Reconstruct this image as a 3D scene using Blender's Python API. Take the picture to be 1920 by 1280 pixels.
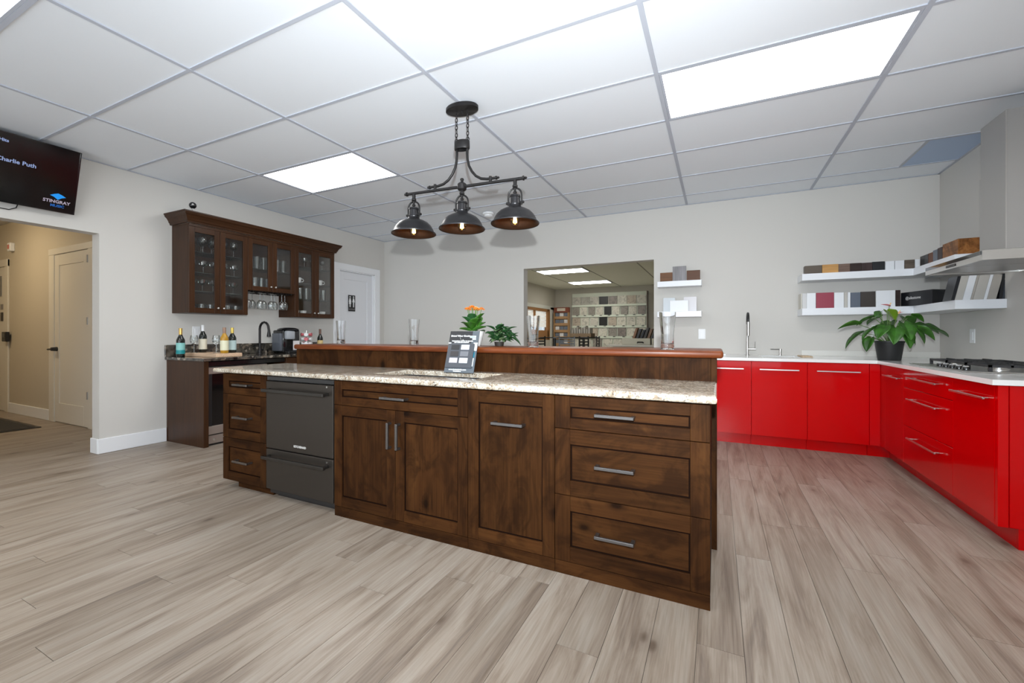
import bpy, bmesh, math, random
from mathutils import Vector, Matrix
R = math.radians
random.seed(7)
scene = bpy.context.scene
COL = scene.collection
for o in list(bpy.data.objects): bpy.data.objects.remove(o)

# ------------------------------------------------------------------ camera, world, light, exposure
F_PX, HORIZON, YAW, CAM_H = 797.5, 626.5, .4492, 1.135
cam = bpy.data.cameras.new('camera'); cam.sensor_width = 36; cam.lens = F_PX / 1920 * 36
cam.shift_y = -(640 - HORIZON) / 1920; cam.clip_start = .02
camo = bpy.data.objects.new('camera', cam); COL.objects.link(camo)
camo.location = (0, 0, CAM_H); camo.rotation_euler = (R(90), 0, YAW)
scene.camera = camo

world = bpy.data.worlds.new('daylight'); scene.world = world; world.use_nodes = True
bg = world.node_tree.nodes['Background']; bg.inputs[0].default_value = (.80, .90, 1, 1); bg.inputs[1].default_value = 3.7

fl = bpy.data.lights.new('camera_flash', 'SPOT'); fl.energy = 470; fl.spot_size = R(128); fl.spot_blend = 1; fl.shadow_soft_size = .022
fl.color = (.90, .96, 1)
flo = bpy.data.objects.new('camera_flash', fl); COL.objects.link(flo)
flo.location = (0.02, 0, CAM_H + .24); flo.rotation_euler = (R(90 + 12), 0, YAW)
PANEL_EMIT = 8.8

scene.view_settings.view_transform = 'Standard'; scene.view_settings.look = 'None'
scene.view_settings.exposure = .16; scene.view_settings.gamma = 1; scene.view_settings.use_curve_mapping = False
scene.cycles.transparent_max_bounces = 12
scene.cycles.max_bounces = 6
scene.cycles.diffuse_bounces = 4
scene.cycles.glossy_bounces = 3
scene.cycles.transmission_bounces = 7
scene.cycles.caustics_reflective = False
scene.cycles.caustics_refractive = False
scene.cycles.sample_clamp_indirect = 6

# ------------------------------------------------------------------ key dimensions
XL, XR, YB, YF, ZC = -5.28, 2.035, 5.77, -2.6, 2.757
HX0, HY0, HY1 = -10.6, .25, 2.41           # hall
SY1, SX1 = 14.57, 1.2                      # showroom behind

# ------------------------------------------------------------------ mesh builder
class MB:
    def __init__(s): s.v = []; s.f = []
    def add(s, v, f):
        n = len(s.v); s.v += [tuple(p) for p in v]; s.f += [tuple(i + n for i in q) for q in f]; return s
    def box(s, x0, x1, y0, y1, z0, z1, b=0, seg=1):
        if b:
            bm = bmesh.new(); bmesh.ops.create_cube(bm, size=1)
            for v in bm.verts:
                v.co = ((x0 + x1) / 2 + v.co.x * (x1 - x0), (y0 + y1) / 2 + v.co.y * (y1 - y0), (z0 + z1) / 2 + v.co.z * (z1 - z0))
            bmesh.ops.bevel(bm, geom=list(bm.edges), offset=b, segments=seg, affect='EDGES', profile=.5)
            bm.verts.index_update()
            s.add([v.co[:] for v in bm.verts], [[v.index for v in f.verts] for f in bm.faces]); bm.free(); return s
        v = [(x, y, z) for z in (z0, z1) for y in (y0, y1) for x in (x0, x1)]
        return s.add(v, [(0, 2, 3, 1), (4, 5, 7, 6), (0, 1, 5, 4), (2, 6, 7, 3), (0, 4, 6, 2), (1, 3, 7, 5)])
    def tube(s, pts, r, seg=8, caps=True):
        pts = [Vector(p) for p in pts]; rs = r if isinstance(r, (list, tuple)) else [r] * len(pts)
        n = len(pts); v = []; f = []; ref = None
        for i, p in enumerate(pts):
            t = (pts[min(i + 1, n - 1)] - pts[max(i - 1, 0)]).normalized()
            if ref is None: ref = Vector((0, 0, 1)) if abs(t.z) < .9 else Vector((1, 0, 0))
            a = t.cross(ref)
            if a.length < 1e-4: a = t.cross(Vector((.3, .8, .1)))
            a.normalize(); b = t.cross(a).normalized(); ref = -b if False else b.cross(t) * -1 if False else ref
            for k in range(seg):
                q = 2 * math.pi * k / seg; v.append(p + (a * math.cos(q) + b * math.sin(q)) * rs[i])
        for i in range(n - 1):
            for k in range(seg):
                k2 = (k + 1) % seg; f.append((i * seg + k, i * seg + k2, (i + 1) * seg + k2, (i + 1) * seg + k))
        if caps: f.append(tuple(range(seg - 1, -1, -1))); f.append(tuple(range((n - 1) * seg, n * seg)))
        return s.add(v, f)
    def cyl(s, p0, p1, r0, r1=None, seg=16): return s.tube([p0, p1], [r0, r0 if r1 is None else r1], seg)
    def lathe(s, prof, cx=0, cy=0, cz=0, seg=20, sx=1, sy=1):
        v = []; f = []; rings = []
        for r, z in prof:
            if r < 1e-6: rings.append([len(v)]); v.append((cx, cy, cz + z))
            else:
                rings.append(list(range(len(v), len(v) + seg)))
                v += [(cx + sx * r * math.cos(2 * math.pi * k / seg), cy + sy * r * math.sin(2 * math.pi * k / seg), cz + z) for k in range(seg)]
        for a, b in zip(rings, rings[1:]):
            if len(a) == 1 and len(b) == 1: continue
            for k in range(seg):
                k2 = (k + 1) % seg
                if len(a) == 1: f.append((a[0], b[k2], b[k]))
                elif len(b) == 1: f.append((a[k], a[k2], b[0]))
                else: f.append((a[k], a[k2], b[k2], b[k]))
        return s.add(v, f)
    def ball(s, c, r, seg=12, sz=1):
        n = seg // 2
        return s.lathe([(r * math.sin(math.pi * i / n), -sz * r * math.cos(math.pi * i / n)) for i in range(n + 1)], *c, seg=seg)
    def prism(s, poly, axis, a0, a1):
        """poly of 2-d points in the plane normal to axis, extruded from a0 to a1"""
        def P(p, a): return {'x': (a, p[0], p[1]), 'y': (p[0], a, p[1]), 'z': (p[0], p[1], a)}[axis]
        n = len(poly); v = [P(p, a0) for p in poly] + [P(p, a1) for p in poly]
        f = [tuple(range(n)), tuple(range(2 * n - 1, n - 1, -1))] + [(i, n + i, n + (i + 1) % n, (i + 1) % n) for i in range(n)]
        return s.add(v, f)
    def slab(s, xs, ys, inc, z0, z1):
        """solid slab over the cells (i, j) of the grid xs, ys for which inc is true"""
        nx, ny = len(xs), len(ys); v = []; f = []
        for z in (z0, z1):
            for y in ys:
                for x in xs: v.append((x, y, z))
        I = lambda i, j, k: k * nx * ny + j * nx + i
        ok = lambda i, j: 0 <= i < nx - 1 and 0 <= j < ny - 1 and inc(i, j)
        for i in range(nx - 1):
            for j in range(ny - 1):
                if not ok(i, j): continue
                f += [(I(i, j, 1), I(i + 1, j, 1), I(i + 1, j + 1, 1), I(i, j + 1, 1)), (I(i, j, 0), I(i, j + 1, 0), I(i + 1, j + 1, 0), I(i + 1, j, 0))]
                if not ok(i - 1, j): f.append((I(i, j, 0), I(i, j, 1), I(i, j + 1, 1), I(i, j + 1, 0)))
                if not ok(i + 1, j): f.append((I(i + 1, j, 0), I(i + 1, j + 1, 0), I(i + 1, j + 1, 1), I(i + 1, j, 1)))
                if not ok(i, j - 1): f.append((I(i, j, 0), I(i + 1, j, 0), I(i + 1, j, 1), I(i, j, 1)))
                if not ok(i, j + 1): f.append((I(i, j + 1, 0), I(i, j + 1, 1), I(i + 1, j + 1, 1), I(i + 1, j + 1, 0)))
        return s.add(v, f)
    def openbox(s, x0, x1, y0, y1, z0, z1, t):
        """bowl: open at the top, walls of thickness t"""
        o = [(x, y) for x, y in ((x0, y0), (x1, y0), (x1, y1), (x0, y1))]; i = [(x0 + t, y0 + t), (x1 - t, y0 + t), (x1 - t, y1 - t), (x0 + t, y1 - t)]
        v = [(*p, z0) for p in o] + [(*p, z1) for p in o] + [(*p, z1) for p in i] + [(*p, z0 + t) for p in i]
        f = [(3, 2, 1, 0), (12, 13, 14, 15)]
        for k in range(4):
            m = (k + 1) % 4
            f += [(k, m, 4 + m, 4 + k), (4 + k, 4 + m, 8 + m, 8 + k), (8 + k, 8 + m, 12 + m, 12 + k)]
        return s.add(v, f)
    def map(s, fn): s.v = [tuple(fn(Vector(p))) for p in s.v]; return s
    def mesh(s, name, off=(0, 0, 0), smooth=False):
        m = bpy.data.meshes.new(name)
        m.from_pydata([(a - off[0], b - off[1], c - off[2]) for a, b, c in s.v], [], s.f); m.validate()
        bm = bmesh.new(); bm.from_mesh(m); bmesh.ops.remove_doubles(bm, verts=list(bm.verts), dist=1e-6)
        loose = [v for v in bm.verts if not v.link_faces]
        if loose: bmesh.ops.delete(bm, geom=loose, context='VERTS')
        bmesh.ops.recalc_face_normals(bm, faces=list(bm.faces)); bm.to_mesh(m); bm.free()
        if smooth:
            for p in m.polygons: p.use_smooth = True
            try: m.set_sharp_from_angle(angle=R(40))
            except Exception: pass
        return m

def tag(o, label=None, cat=None, group=None, kind=None):
    for k, v in (('label', label), ('category', cat), ('group', group), ('kind', kind)):
        if v: o[k] = v
    return o
def origin(p):
    v = Vector((0, 0, 0))
    while p: v += p.location; p = p.parent
    return v
def part(name, mb, m, parent, smooth=False, label=None, kind=None):
    """mesh child built in the coordinates of the scene (or of an unplaced thing)"""
    o = bpy.data.objects.new(name, mb.mesh(name, origin(parent), smooth)); COL.objects.link(o); o.parent = parent
    o.data.materials.append(m)
    if label: o['label'] = label
    if kind: o['kind'] = kind
    return o
def solid(name, mb, m, label, cat, group=None, smooth=False, kind=None):
    """thing that is one mesh, origin at the middle of its base"""
    xs = [p[0] for p in mb.v]; ys = [p[1] for p in mb.v]; zs = [p[2] for p in mb.v]
    c = ((min(xs) + max(xs)) / 2, (min(ys) + max(ys)) / 2, min(zs))
    o = bpy.data.objects.new(name, mb.mesh(name, c, smooth)); COL.objects.link(o); o.location = c; o.data.materials.append(m)
    return tag(o, label, cat, group, kind)
def struct(name, mb, m, smooth=False): return solid(name, mb, m, None, None, None, smooth, 'structure')
def thing(name, label, cat, loc=(0, 0, 0), group=None, kind=None):
    o = bpy.data.objects.new(name, None); COL.objects.link(o); o.location = loc; o.empty_display_size = .05
    return tag(o, label, cat, group, kind)
def dup(root, loc, rz=0, label=None, group=None, scale=None):
    r = root.copy(); COL.objects.link(r); r.location = loc; r.rotation_euler = (0, 0, rz)
    if scale: r.scale = (scale,) * 3
    if label: r['label'] = label
    if group: r['group'] = group
    for ch in list(root.children):
        c = ch.copy(); COL.objects.link(c); c.parent = r
        for g in ch.children:
            d = g.copy(); COL.objects.link(d); d.parent = c
    return r
def text_mb(s, size, fn, align='CENTER', bold=0):
    cu = bpy.data.curves.new('lettering', 'FONT'); cu.body = s; cu.size = size; cu.align_x = align; cu.offset = bold; cu.resolution_u = 2
    cu.extrude = .0004
    o = bpy.data.objects.new('lettering', cu); COL.objects.link(o)
    bpy.context.view_layer.update()
    me = bpy.data.meshes.new_from_object(o.evaluated_get(bpy.context.evaluated_depsgraph_get()))
    mb = MB().add([v.co[:] for v in me.vertices], [list(p.vertices) for p in me.polygons]).map(fn)
    bpy.data.objects.remove(o); bpy.data.curves.remove(cu); bpy.data.meshes.remove(me)
    return mb

# ------------------------------------------------------------------ materials
def mat(name, col=(.8, .8, .8), rough=.5, metal=0, coat=0, spec=.5, emit=None, es=0, coat_r=.05):
    m = bpy.data.materials.new(name); m.use_nodes = True; b = m.node_tree.nodes['Principled BSDF']
    b.inputs['Base Color'].default_value = (*col, 1); b.inputs['Roughness'].default_value = rough; b.inputs['Metallic'].default_value = metal
    b.inputs['Coat Weight'].default_value = coat; b.inputs['Coat Roughness'].default_value = coat_r; b.inputs['Specular IOR Level'].default_value = spec
    if emit: b.inputs['Emission Color'].default_value = (*emit, 1); b.inputs['Emission Strength'].default_value = es
    return m
def N(m, t, **kw):
    n = m.node_tree.nodes.new(t)
    for k, v in kw.items():
        if k in n.inputs.keys() if isinstance(k, str) else False: n.inputs[k].default_value = v
        else: setattr(n, k, v)
    return n
def L(m, a, b): m.node_tree.links.new(a, b)
def ramp(m, fac, stops, interp='LINEAR'):
    r = m.node_tree.nodes.new('ShaderNodeValToRGB'); r.color_ramp.interpolation = interp
    e = r.color_ramp.elements
    while len(e) < len(stops): e.new(.5)
    for i, (p, c) in enumerate(stops): e[i].position = p; e[i].color = (*c, 1) if len(c) == 3 else c
    L(m, fac, r.inputs[0]); return r.outputs[0]
def coords(m, scale, rand=True):
    tc = N(m, 'ShaderNodeTexCoord'); out = tc.outputs['Object']
    if rand:
        oi = N(m, 'ShaderNodeObjectInfo'); sc = N(m, 'ShaderNodeVectorMath', operation='SCALE'); sc.inputs[0].default_value = (37.1, 53.7, 71.3)
        L(m, oi.outputs['Random'], sc.inputs['Scale']); ad = N(m, 'ShaderNodeVectorMath', operation='ADD')
        L(m, out, ad.inputs[0]); L(m, sc.outputs[0], ad.inputs[1]); out = ad.outputs[0]
    mp = N(m, 'ShaderNodeVectorMath', operation='MULTIPLY'); mp.inputs[1].default_value = scale; L(m, out, mp.inputs[0])
    return mp.outputs[0], out
def noise(m, vec, scale, detail=4, rough=.55, dist=0):
    n = N(m, 'ShaderNodeTexNoise'); n.inputs['Scale'].default_value = scale; n.inputs['Detail'].default_value = detail
    n.inputs['Roughness'].default_value = rough; n.inputs['Distortion'].default_value = dist; L(m, vec, n.inputs['Vector']); return n.outputs['Fac']
def mix(m, fac, a, b, mode='MIX'):
    x = N(m, 'ShaderNodeMix', data_type='RGBA', blend_type=mode)
    for i, s in ((0, fac), (6, a), (7, b)):
        if hasattr(s, 'is_linked'): L(m, s, x.inputs[i])
        else: x.inputs[i].default_value = s if i == 0 else (*s, 1)
    return x.outputs[2]
def bump(m, h, strength=.2, dist=.002):
    b = N(m, 'ShaderNodeBump'); b.inputs['Strength'].default_value = strength; b.inputs['Distance'].default_value = dist
    L(m, h, b.inputs['Height']); L(m, b.outputs[0], m.node_tree.nodes['Principled BSDF'].inputs['Normal'])
def base(m, c): L(m, c, m.node_tree.nodes['Principled BSDF'].inputs['Base Color'])
def wood(name, dark, mid, light, axis='z', knots=.5, rough=.38, coat=.15, fine=1., vary=.25, spec=.2):
    m = mat(name, mid, rough, coat=coat, coat_r=.2, spec=spec)
    g = {'x': (.9, 9, 9), 'y': (9, .9, 9), 'z': (9, 9, .9)}[axis]; k = {'x': (.55, 1, 1), 'y': (1, .55, 1), 'z': (1, 1, .55)}[axis]
    vec, raw = coords(m, g); n1 = noise(m, vec, 1.1 * fine, 5, .6, .9)
    fs = {'x': (3, 90, 90), 'y': (90, 3, 90), 'z': (90, 90, 3)}[axis]
    mp = N(m, 'ShaderNodeVectorMath', operation='MULTIPLY'); mp.inputs[1].default_value = fs; L(m, raw, mp.inputs[0])
    n2 = noise(m, mp.outputs[0], 1.3 * fine, 2, .5)
    c = ramp(m, n1, [(.25, dark), (.5, mid), (.78, light)])
    c = mix(m, .45, c, ramp(m, n2, [(.3, tuple(a * .55 for a in mid)), (.7, tuple(min(1, a * 1.45) for a in mid))]), 'MIX')
    if knots:
        kv = N(m, 'ShaderNodeVectorMath', operation='MULTIPLY'); kv.inputs[1].default_value = k; L(m, raw, kv.inputs[0])
        wob = noise(m, kv.outputs[0], 6, 2)
        vo = N(m, 'ShaderNodeTexVoronoi'); vo.inputs['Scale'].default_value = 6.5; L(m, kv.outputs[0], vo.inputs['Vector'])
        d = N(m, 'ShaderNodeMath', operation='ADD'); L(m, vo.outputs['Distance'], d.inputs[0])
        w2 = N(m, 'ShaderNodeMath', operation='MULTIPLY'); L(m, wob, w2.inputs[0]); w2.inputs[1].default_value = .22; L(m, w2.outputs[0], d.inputs[1])
        kf = ramp(m, d.outputs[0], [(.16, (knots,) * 3), (.22, (knots * .45,) * 3), (.32, (0, 0, 0))])
        bl = noise(m, kv.outputs[0], 7, 4, .6, 1.5); c = mix(m, ramp(m, bl, [(.46, (0, 0, 0)), (.62, (.62,) * 3)]), c, dark)
        c = mix(m, kf, c, tuple(a * .35 for a in dark))
    oi = N(m, 'ShaderNodeObjectInfo'); mr = N(m, 'ShaderNodeMapRange'); mr.inputs[3].default_value = 1 - vary; mr.inputs[4].default_value = 1 + vary * .6
    L(m, oi.outputs['Random'], mr.inputs[0]); cx = N(m, 'ShaderNodeCombineColor')
    for i in range(3): L(m, mr.outputs[0], cx.inputs[i])
    c = mix(m, 1., c, cx.outputs[0], 'MULTIPLY'); base(m, c); bump(m, n2, .12, .001)
    return m
def speckle(name, stops, scale, rough=.15, big=None, bigscale=6):
    m = mat(name, (.5, .5, .5), rough, coat=.3)
    tc = N(m, 'ShaderNodeTexCoord'); v = tc.outputs['Object']
    n = noise(m, v, 14, 4)
    ad = N(m, 'ShaderNodeMix', data_type='VECTOR'); ad.inputs[0].default_value = .02; L(m, v, ad.inputs[4])
    nt = N(m, 'ShaderNodeTexNoise'); nt.inputs['Scale'].default_value = 30; L(m, v, nt.inputs['Vector']); L(m, nt.outputs['Color'], ad.inputs[5])
    vo = N(m, 'ShaderNodeTexVoronoi'); vo.inputs['Scale'].default_value = scale; L(m, ad.outputs[1], vo.inputs['Vector'])
    sp = N(m, 'ShaderNodeSeparateColor'); L(m, vo.outputs['Color'], sp.inputs[0])
    c = ramp(m, sp.outputs[0], stops, 'CONSTANT')
    if big: c = mix(m, ramp(m, noise(m, v, bigscale, 5, .65), [(.45, (0, 0, 0)), (.7, (.8, .8, .8))]), c, big)
    base(m, mix(m, .3, c, ramp(m, n, [(.35, tuple(a * .6 for a in stops[0][1])), (.65, stops[-1][1])]))); return m
def thin_glass(name, tint=(.97, .985, .98), refl=1.0, lo=.06):
    m = bpy.data.materials.new(name); m.use_nodes = True; nt = m.node_tree; nt.nodes.clear()
    out = nt.nodes.new('ShaderNodeOutputMaterial'); mx = nt.nodes.new('ShaderNodeMixShader'); t = nt.nodes.new('ShaderNodeBsdfTransparent'); g = nt.nodes.new('ShaderNodeBsdfGlossy')
    t.inputs[0].default_value = (*tint, 1); g.inputs['Roughness'].default_value = .05; g.inputs[0].default_value = (refl, refl, refl, 1)
    lw = nt.nodes.new('ShaderNodeFresnel'); lw.inputs[0].default_value = 1.45
    mr = nt.nodes.new('ShaderNodeMapRange'); mr.inputs[3].default_value = lo; mr.inputs[4].default_value = .9
    nt.links.new(lw.outputs[0], mr.inputs[0]); nt.links.new(mr.outputs[0], mx.inputs[0]); nt.links.new(t.outputs[0], mx.inputs[1]); nt.links.new(g.outputs[0], mx.inputs[2]); nt.links.new(mx.outputs[0], out.inputs[0])
    return m
def emitter(name, col, s):
    m = mat(name, (.9, .9, .9), .5, emit=col, es=s); return m

M = {}
M['wall'] = mat('wall_paint', (.62, .60, .565), .75); M['hallwall'] = mat('hall_paint', (.55, .49, .39), .7); M['showwall'] = mat('showroom_paint', (.50, .47, .40), .8)
M['trim'] = mat('white_trim', (.82, .83, .85), .35); M['door'] = mat('door_paint', (.74, .75, .78), .4); M['halldoor'] = mat('hall_door_paint', (.72, .68, .6), .4)
m = M['tile'] = mat('ceiling_tile', (.86, .90, .95), .9)
M['tee'] = mat('ceiling_grid', (.52, .55, .62), .8, spec=.1); M['ceil'] = mat('ceiling_plain', (.7, .7, .7), .9); M['showceil'] = mat('showroom_ceiling', (.76, .77, .68), .9)
M['panel'] = emitter('light_diffuser', (1, .99, .965), PANEL_EMIT); M['panel2'] = emitter('light_diffuser_showroom', (1, .97, .9), 11)
AL = ((.012, .0043, .0015), (.041, .0152, .0043), (.083, .0335, .0095))
M['alderv'] = wood('alder_vertical', *AL, 'z', .85, .6, .0, spec=.06)
M['alderh'] = wood('alder_horizontal', *AL, 'x', .85, .6, .0, spec=.06)
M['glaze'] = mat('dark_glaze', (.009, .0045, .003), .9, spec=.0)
M['walnutv'] = wood('dark_maple_vertical', (.024, .010, .0045), (.044, .018, .0075), (.065, .028, .012), 'z', .0, .34, .08, 1.4, .12, spec=.15)
M['walnuty'] = wood('dark_maple_along', (.024, .010, .0045), (.044, .018, .0075), (.065, .028, .012), 'y', .0, .34, .08, 1.4, .12, spec=.15)
M['bartop'] = wood('red_bar_wood', (.03, .007, .003), (.125, .031, .009), (.25, .078, .023), 'x', .0, .34, .04, 2.2, .1, spec=.16)
M['granite'] = speckle('cream_granite', [(0, (.05, .032, .02)), (.08, (.28, .20, .125)), (.26, (.44, .37, .28)), (.52, (.58, .53, .44)), (.8, (.33, .255, .17)), (.9, (.68, .65, .58))], 150, .16, (.30, .22, .14), 26)
M['darkgranite'] = speckle('black_granite', [(0, (.006, .006, .006)), (.45, (.02, .017, .015)), (.72, (.12, .085, .06)), (.82, (.02, .02, .02)), (.93, (.3, .26, .21))], 34, .08)
M['red'] = mat('red_lacquer', (.55, .0, .001), .14, coat=.18, coat_r=.03, spec=.15); M['redbody'] = mat('red_panel', (.42, .002, .006), .3)
M['quartz'] = mat('white_quartz', (.83, .83, .82), .15, coat=.3); M['shelfwhite'] = mat('white_shelf', (.82, .84, .88), .3)
M['steel'] = mat('brushed_steel', (.62, .61, .59), .28, 1); M['steeldull'] = mat('satin_steel', (.47, .46, .45), .38, .85); M['chrome'] = mat('chrome', (.8, .8, .8), .08, 1)
M['slate'] = mat('black_stainless', (.062, .053, .045), .34, .75); M['black'] = mat('black_plastic', (.012, .012, .013), .35); M['gloss'] = mat('black_gloss', (.008, .008, .009), .08, coat=.4)
M['iron'] = mat('cast_iron', (.02, .02, .022), .5); M['bronze'] = mat('dark_bronze', (.026, .024, .024), .4, .6); M['pewter'] = mat('gunmetal_pull', (.17, .16, .155), .3, .9)
M['shade'] = mat('shade_gunmetal', (.034, .033, .035), .36, .7); M['shadein'] = mat('shade_inside_bronze', (.06, .03, .016), .4, .6)
M['glass'] = thin_glass('pane_glass', (.98, .985, .98), .9, .0); M['ware'] = thin_glass('glassware', (.92, .95, .95), 1, .13)
m = M['clear'] = mat('clear_glass', (1, 1, 1), .0); m.node_tree.nodes['Principled BSDF'].inputs['Transmission Weight'].default_value = 1; m.node_tree.nodes['Principled BSDF'].inputs['IOR'].default_value = 1.45
M['shelfglass'] = thin_glass('green_edge_glass', (.55, .78, .68), .6, .1)
M['filament'] = emitter('bulb_filament', (1, .55, .16), 40); M['bulbglass'] = thin_glass('bulb_glass', (1, .85, .6), .8, .08)
M['white'] = mat('white_plastic', (.82, .83, .84), .4); M['cup'] = mat('white_china', (.85, .85, .84), .2); M['paper'] = mat('paper_white', (.8, .8, .8), .6)
M['leaf'] = mat('glossy_leaf', (.035, .125, .012), .38); M['leaf2'] = mat('dark_leaf', (.02, .075, .022), .4); M['leafy'] = mat('yellow_green_leaf', (.19, .34, .02), .4); M['stem'] = mat('green_stem', (.12, .22, .05), .5)
for k in ('leaf', 'leaf2'):
    m = M[k]; v, _ = coords(m, (9, 9, 9)); c = m.node_tree.nodes['Principled BSDF'].inputs['Base Color'].default_value[:3]
    base(m, ramp(m, noise(m, v, 1.5, 3), [(.3, tuple(a * .6 for a in c)), (.7, tuple(a * 1.5 for a in c))]))
M['pink'] = mat('pink_spathe', (.75, .25, .28), .35); M['orange'] = mat('orange_petal', (.9, .27, .02), .5); M['petal'] = mat('pale_orange_petal', (.95, .62, .25), .5); M['soil'] = mat('soil', (.03, .02, .013), .9)
M['screen'] = mat('tv_screen', (.006, .006, .006), .12); M['cyan'] = mat('screen_cyan', (.0, .05, .1), .4, emit=(.01, .28, .85), es=.8); M['lilac'] = mat('screen_text', (.1, .1, .1), .4, emit=(.3, .42, .8), es=.55)
M['blueceil'] = mat('blue_ceiling_panel', (.46, .58, .78), .6)
def flat(key, col, rough=.5, **k): M[key] = mat(key, col, rough, **k); return M[key]

# plank floor: per-plank colour, streaks, knots
m = M['plank'] = mat('oak_plank', (.4, .34, .28), .42)
v, raw = coords(m, (11, 1.1, 1)); n1 = noise(m, v, 1., 6, .62, 1.2)
mp = N(m, 'ShaderNodeVectorMath', operation='MULTIPLY'); mp.inputs[1].default_value = (140, 4, 1); L(m, raw, mp.inputs[0]); n2 = noise(m, mp.outputs[0], 1, 2)
c = ramp(m, n1, [(.27, (.088, .057, .037)), (.40, (.205, .15, .108)), (.52, (.315, .255, .20)), (.72, (.385, .34, .29))])
c = mix(m, .35, c, ramp(m, n2, [(.3, (.20, .17, .14)), (.7, (.43, .385, .34))]))
mp3 = N(m, 'ShaderNodeVectorMath', operation='MULTIPLY'); mp3.inputs[1].default_value = (1, .5, 1); L(m, raw, mp3.inputs[0])
vo = N(m, 'ShaderNodeTexVoronoi'); vo.inputs['Scale'].default_value = 4.2; L(m, mp3.outputs[0], vo.inputs['Vector'])
c = mix(m, ramp(m, vo.outputs['Distance'], [(.04, (.85,) * 3), (.09, (.3,) * 3), (.24, (0, 0, 0))]), c, (.10, .07, .05))
oi = N(m, 'ShaderNodeObjectInfo'); c = mix(m, 1, c, ramp(m, oi.outputs['Random'], [(0, (.86, .84, .82)), (.35, (.98, .96, .94)), (.7, (1.03, 1.03, 1.03)), (1, (.93, .9, .87))]), 'MULTIPLY')
base(m, c); bump(m, n2, .1, .001)
M['seam'] = mat('floor_joint', (.10, .08, .065), .8)
m = M['mat'] = mat('door_mat_pile', (.035, .032, .03), .95); v, _ = coords(m, (1, 1, 1)); bump(m, noise(m, v, 300, 2), .6, .004)

# ------------------------------------------------------------------ structure
def pixel(X, Y, Z):
    c, s = math.cos(YAW), math.sin(YAW); d = -X * s + Y * c
    return (960 + F_PX * (X * c + Y * s) / d, HORIZON - F_PX * (Z - CAM_H) / d, d) if d > .05 else None

floor = struct('floor', MB().box(HX0 - .2, XR + .2, YF, SY1 + .2, -.06, -.008), M['seam'])
PW, PL_, GAP = .1545, 1.29, .0016
cand = []
k0 = int(math.floor((HX0 - .087) / PW))
for k in range(k0, 14):
    x0, x1 = .087 + PW * k, .087 + PW * (k + 1)
    if x0 > XR: continue
    x1 = min(x1, XR); xm = (x0 + x1) / 2
    y0r, y1r = (HY0, HY1) if xm < XL - .14 else (YF, YB)
    y = y0r - random.random() * PL_
    while y < y1r:
        a, b = max(y, y0r), min(y + PL_, y1r); y += PL_
        if b - a < .03: continue
        q = [pixel(px, py, 0) for px in (x0, x1) for py in (a, b)]; area = 0
        vis = [p for p in q if p and -60 < p[0] < 1980 and 600 < p[1] < 1340]
        ym = (a + b) / 2
        if vis and not (-3.1 < xm < -.1 and 2.05 < a and b < 5.0):
            area = (b - a) * PW / max(.5, min(p[2] for p in vis)) ** 3
        cand.append((area, x0, x1, a, b))
cand.sort(reverse=True); cache = {}; rest = MB()
for i, (ar, x0, x1, a, b) in enumerate(cand):
    if i < 300 and ar > 0:
        key = (round(x1 - x0, 4), round(b - a, 4))
        if key not in cache:
            w, l = key; cache[key] = MB().box(-w / 2 + GAP / 2, w / 2 - GAP / 2, -l / 2 + GAP / 2, l / 2 - GAP / 2, -.008, 0).mesh('plank'); cache[key].materials.append(M['plank'])
        o = bpy.data.objects.new('plank', cache[key]); COL.objects.link(o); o.parent = floor
        o.location = Vector(((x0 + x1) / 2, (a + b) / 2, 0)) - floor.location
    else: rest.box(x0 + GAP / 2, x1 - GAP / 2, a + GAP / 2, b - GAP / 2, -.008, 0)
part('plank_remainder', rest, M['plank'], floor, kind='stuff')
struct('floor_showroom', MB().box(XL, SX1, YB, SY1, -.008, .0), flat('showroom_floor', (.62, .58, .5), .4))

# ceiling with tiles and grid
ceil = struct('ceiling', MB().box(XL - .14, XR + .14, YF, YB + .14, ZC + .05, ZC + .12), M['ceil'])
GX = [XL] + [-4.212 + 1.29 * i for i in range(5)] + [XR]
GY = [.8525 + .645 * k for k in range(-5, 8)]; GY = [YF] + [y for y in GY if y > YF + .05] + [YB]
LIGHTS = [(-4.212, 2.7875), (-.342, 2.7875), (-4.212, .2075), (-.342, .2075), (-4.212, -2.3725), (-.342, -2.3725)]
tcache = {}
for i in range(len(GX) - 1):
    for j in range(len(GY) - 1):
        x0, x1, y0, y1 = GX[i], GX[i + 1], GY[j], GY[j + 1]
        if any(abs(x0 - lx) < .02 and abs(y0 - ly) < .02 for lx, ly in LIGHTS): continue
        if i == 5 and abs(y0 - 4.7225) < .01: x1 = 1.60
        key = (round(x1 - x0, 4), round(y1 - y0, 4))
        if key not in tcache:
            w, l = key; tcache[key] = MB().box(-w / 2 + .004, w / 2 - .004, -l / 2 + .004, l / 2 - .004, .008, .024, .002).mesh('ceiling_tile'); tcache[key].materials.append(M['tile'])
        o = bpy.data.objects.new('ceiling_tile', tcache[key]); COL.objects.link(o); o.parent = ceil
        o.location = Vector(((x0 + x1) / 2, (y0 + y1) / 2, ZC)) - ceil.location
part('blue_panel', MB().box(1.605, XR - .012, 4.727, 5.363, ZC + .006, ZC + .02, .001), M['blueceil'], ceil, label='pale blue square ceiling panel near the range hood')
for x in GX[1:-1]: part('grid_runner', MB().box(x - .013, x + .013, YF, YB, ZC, ZC + .03), M['tee'], ceil)
for y in GY[1:-1]:
    for i in range(len(GX) - 1): part('grid_tee', MB().box(GX[i] + .013, GX[i + 1] - .013, y - .011, y + .011, ZC + .002, ZC + .03), M['tee'], ceil)
part('grid_tee', MB().box(1.589, 1.611, 4.735, 5.356, ZC + .002, ZC + .03), M['tee'], ceil)
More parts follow.
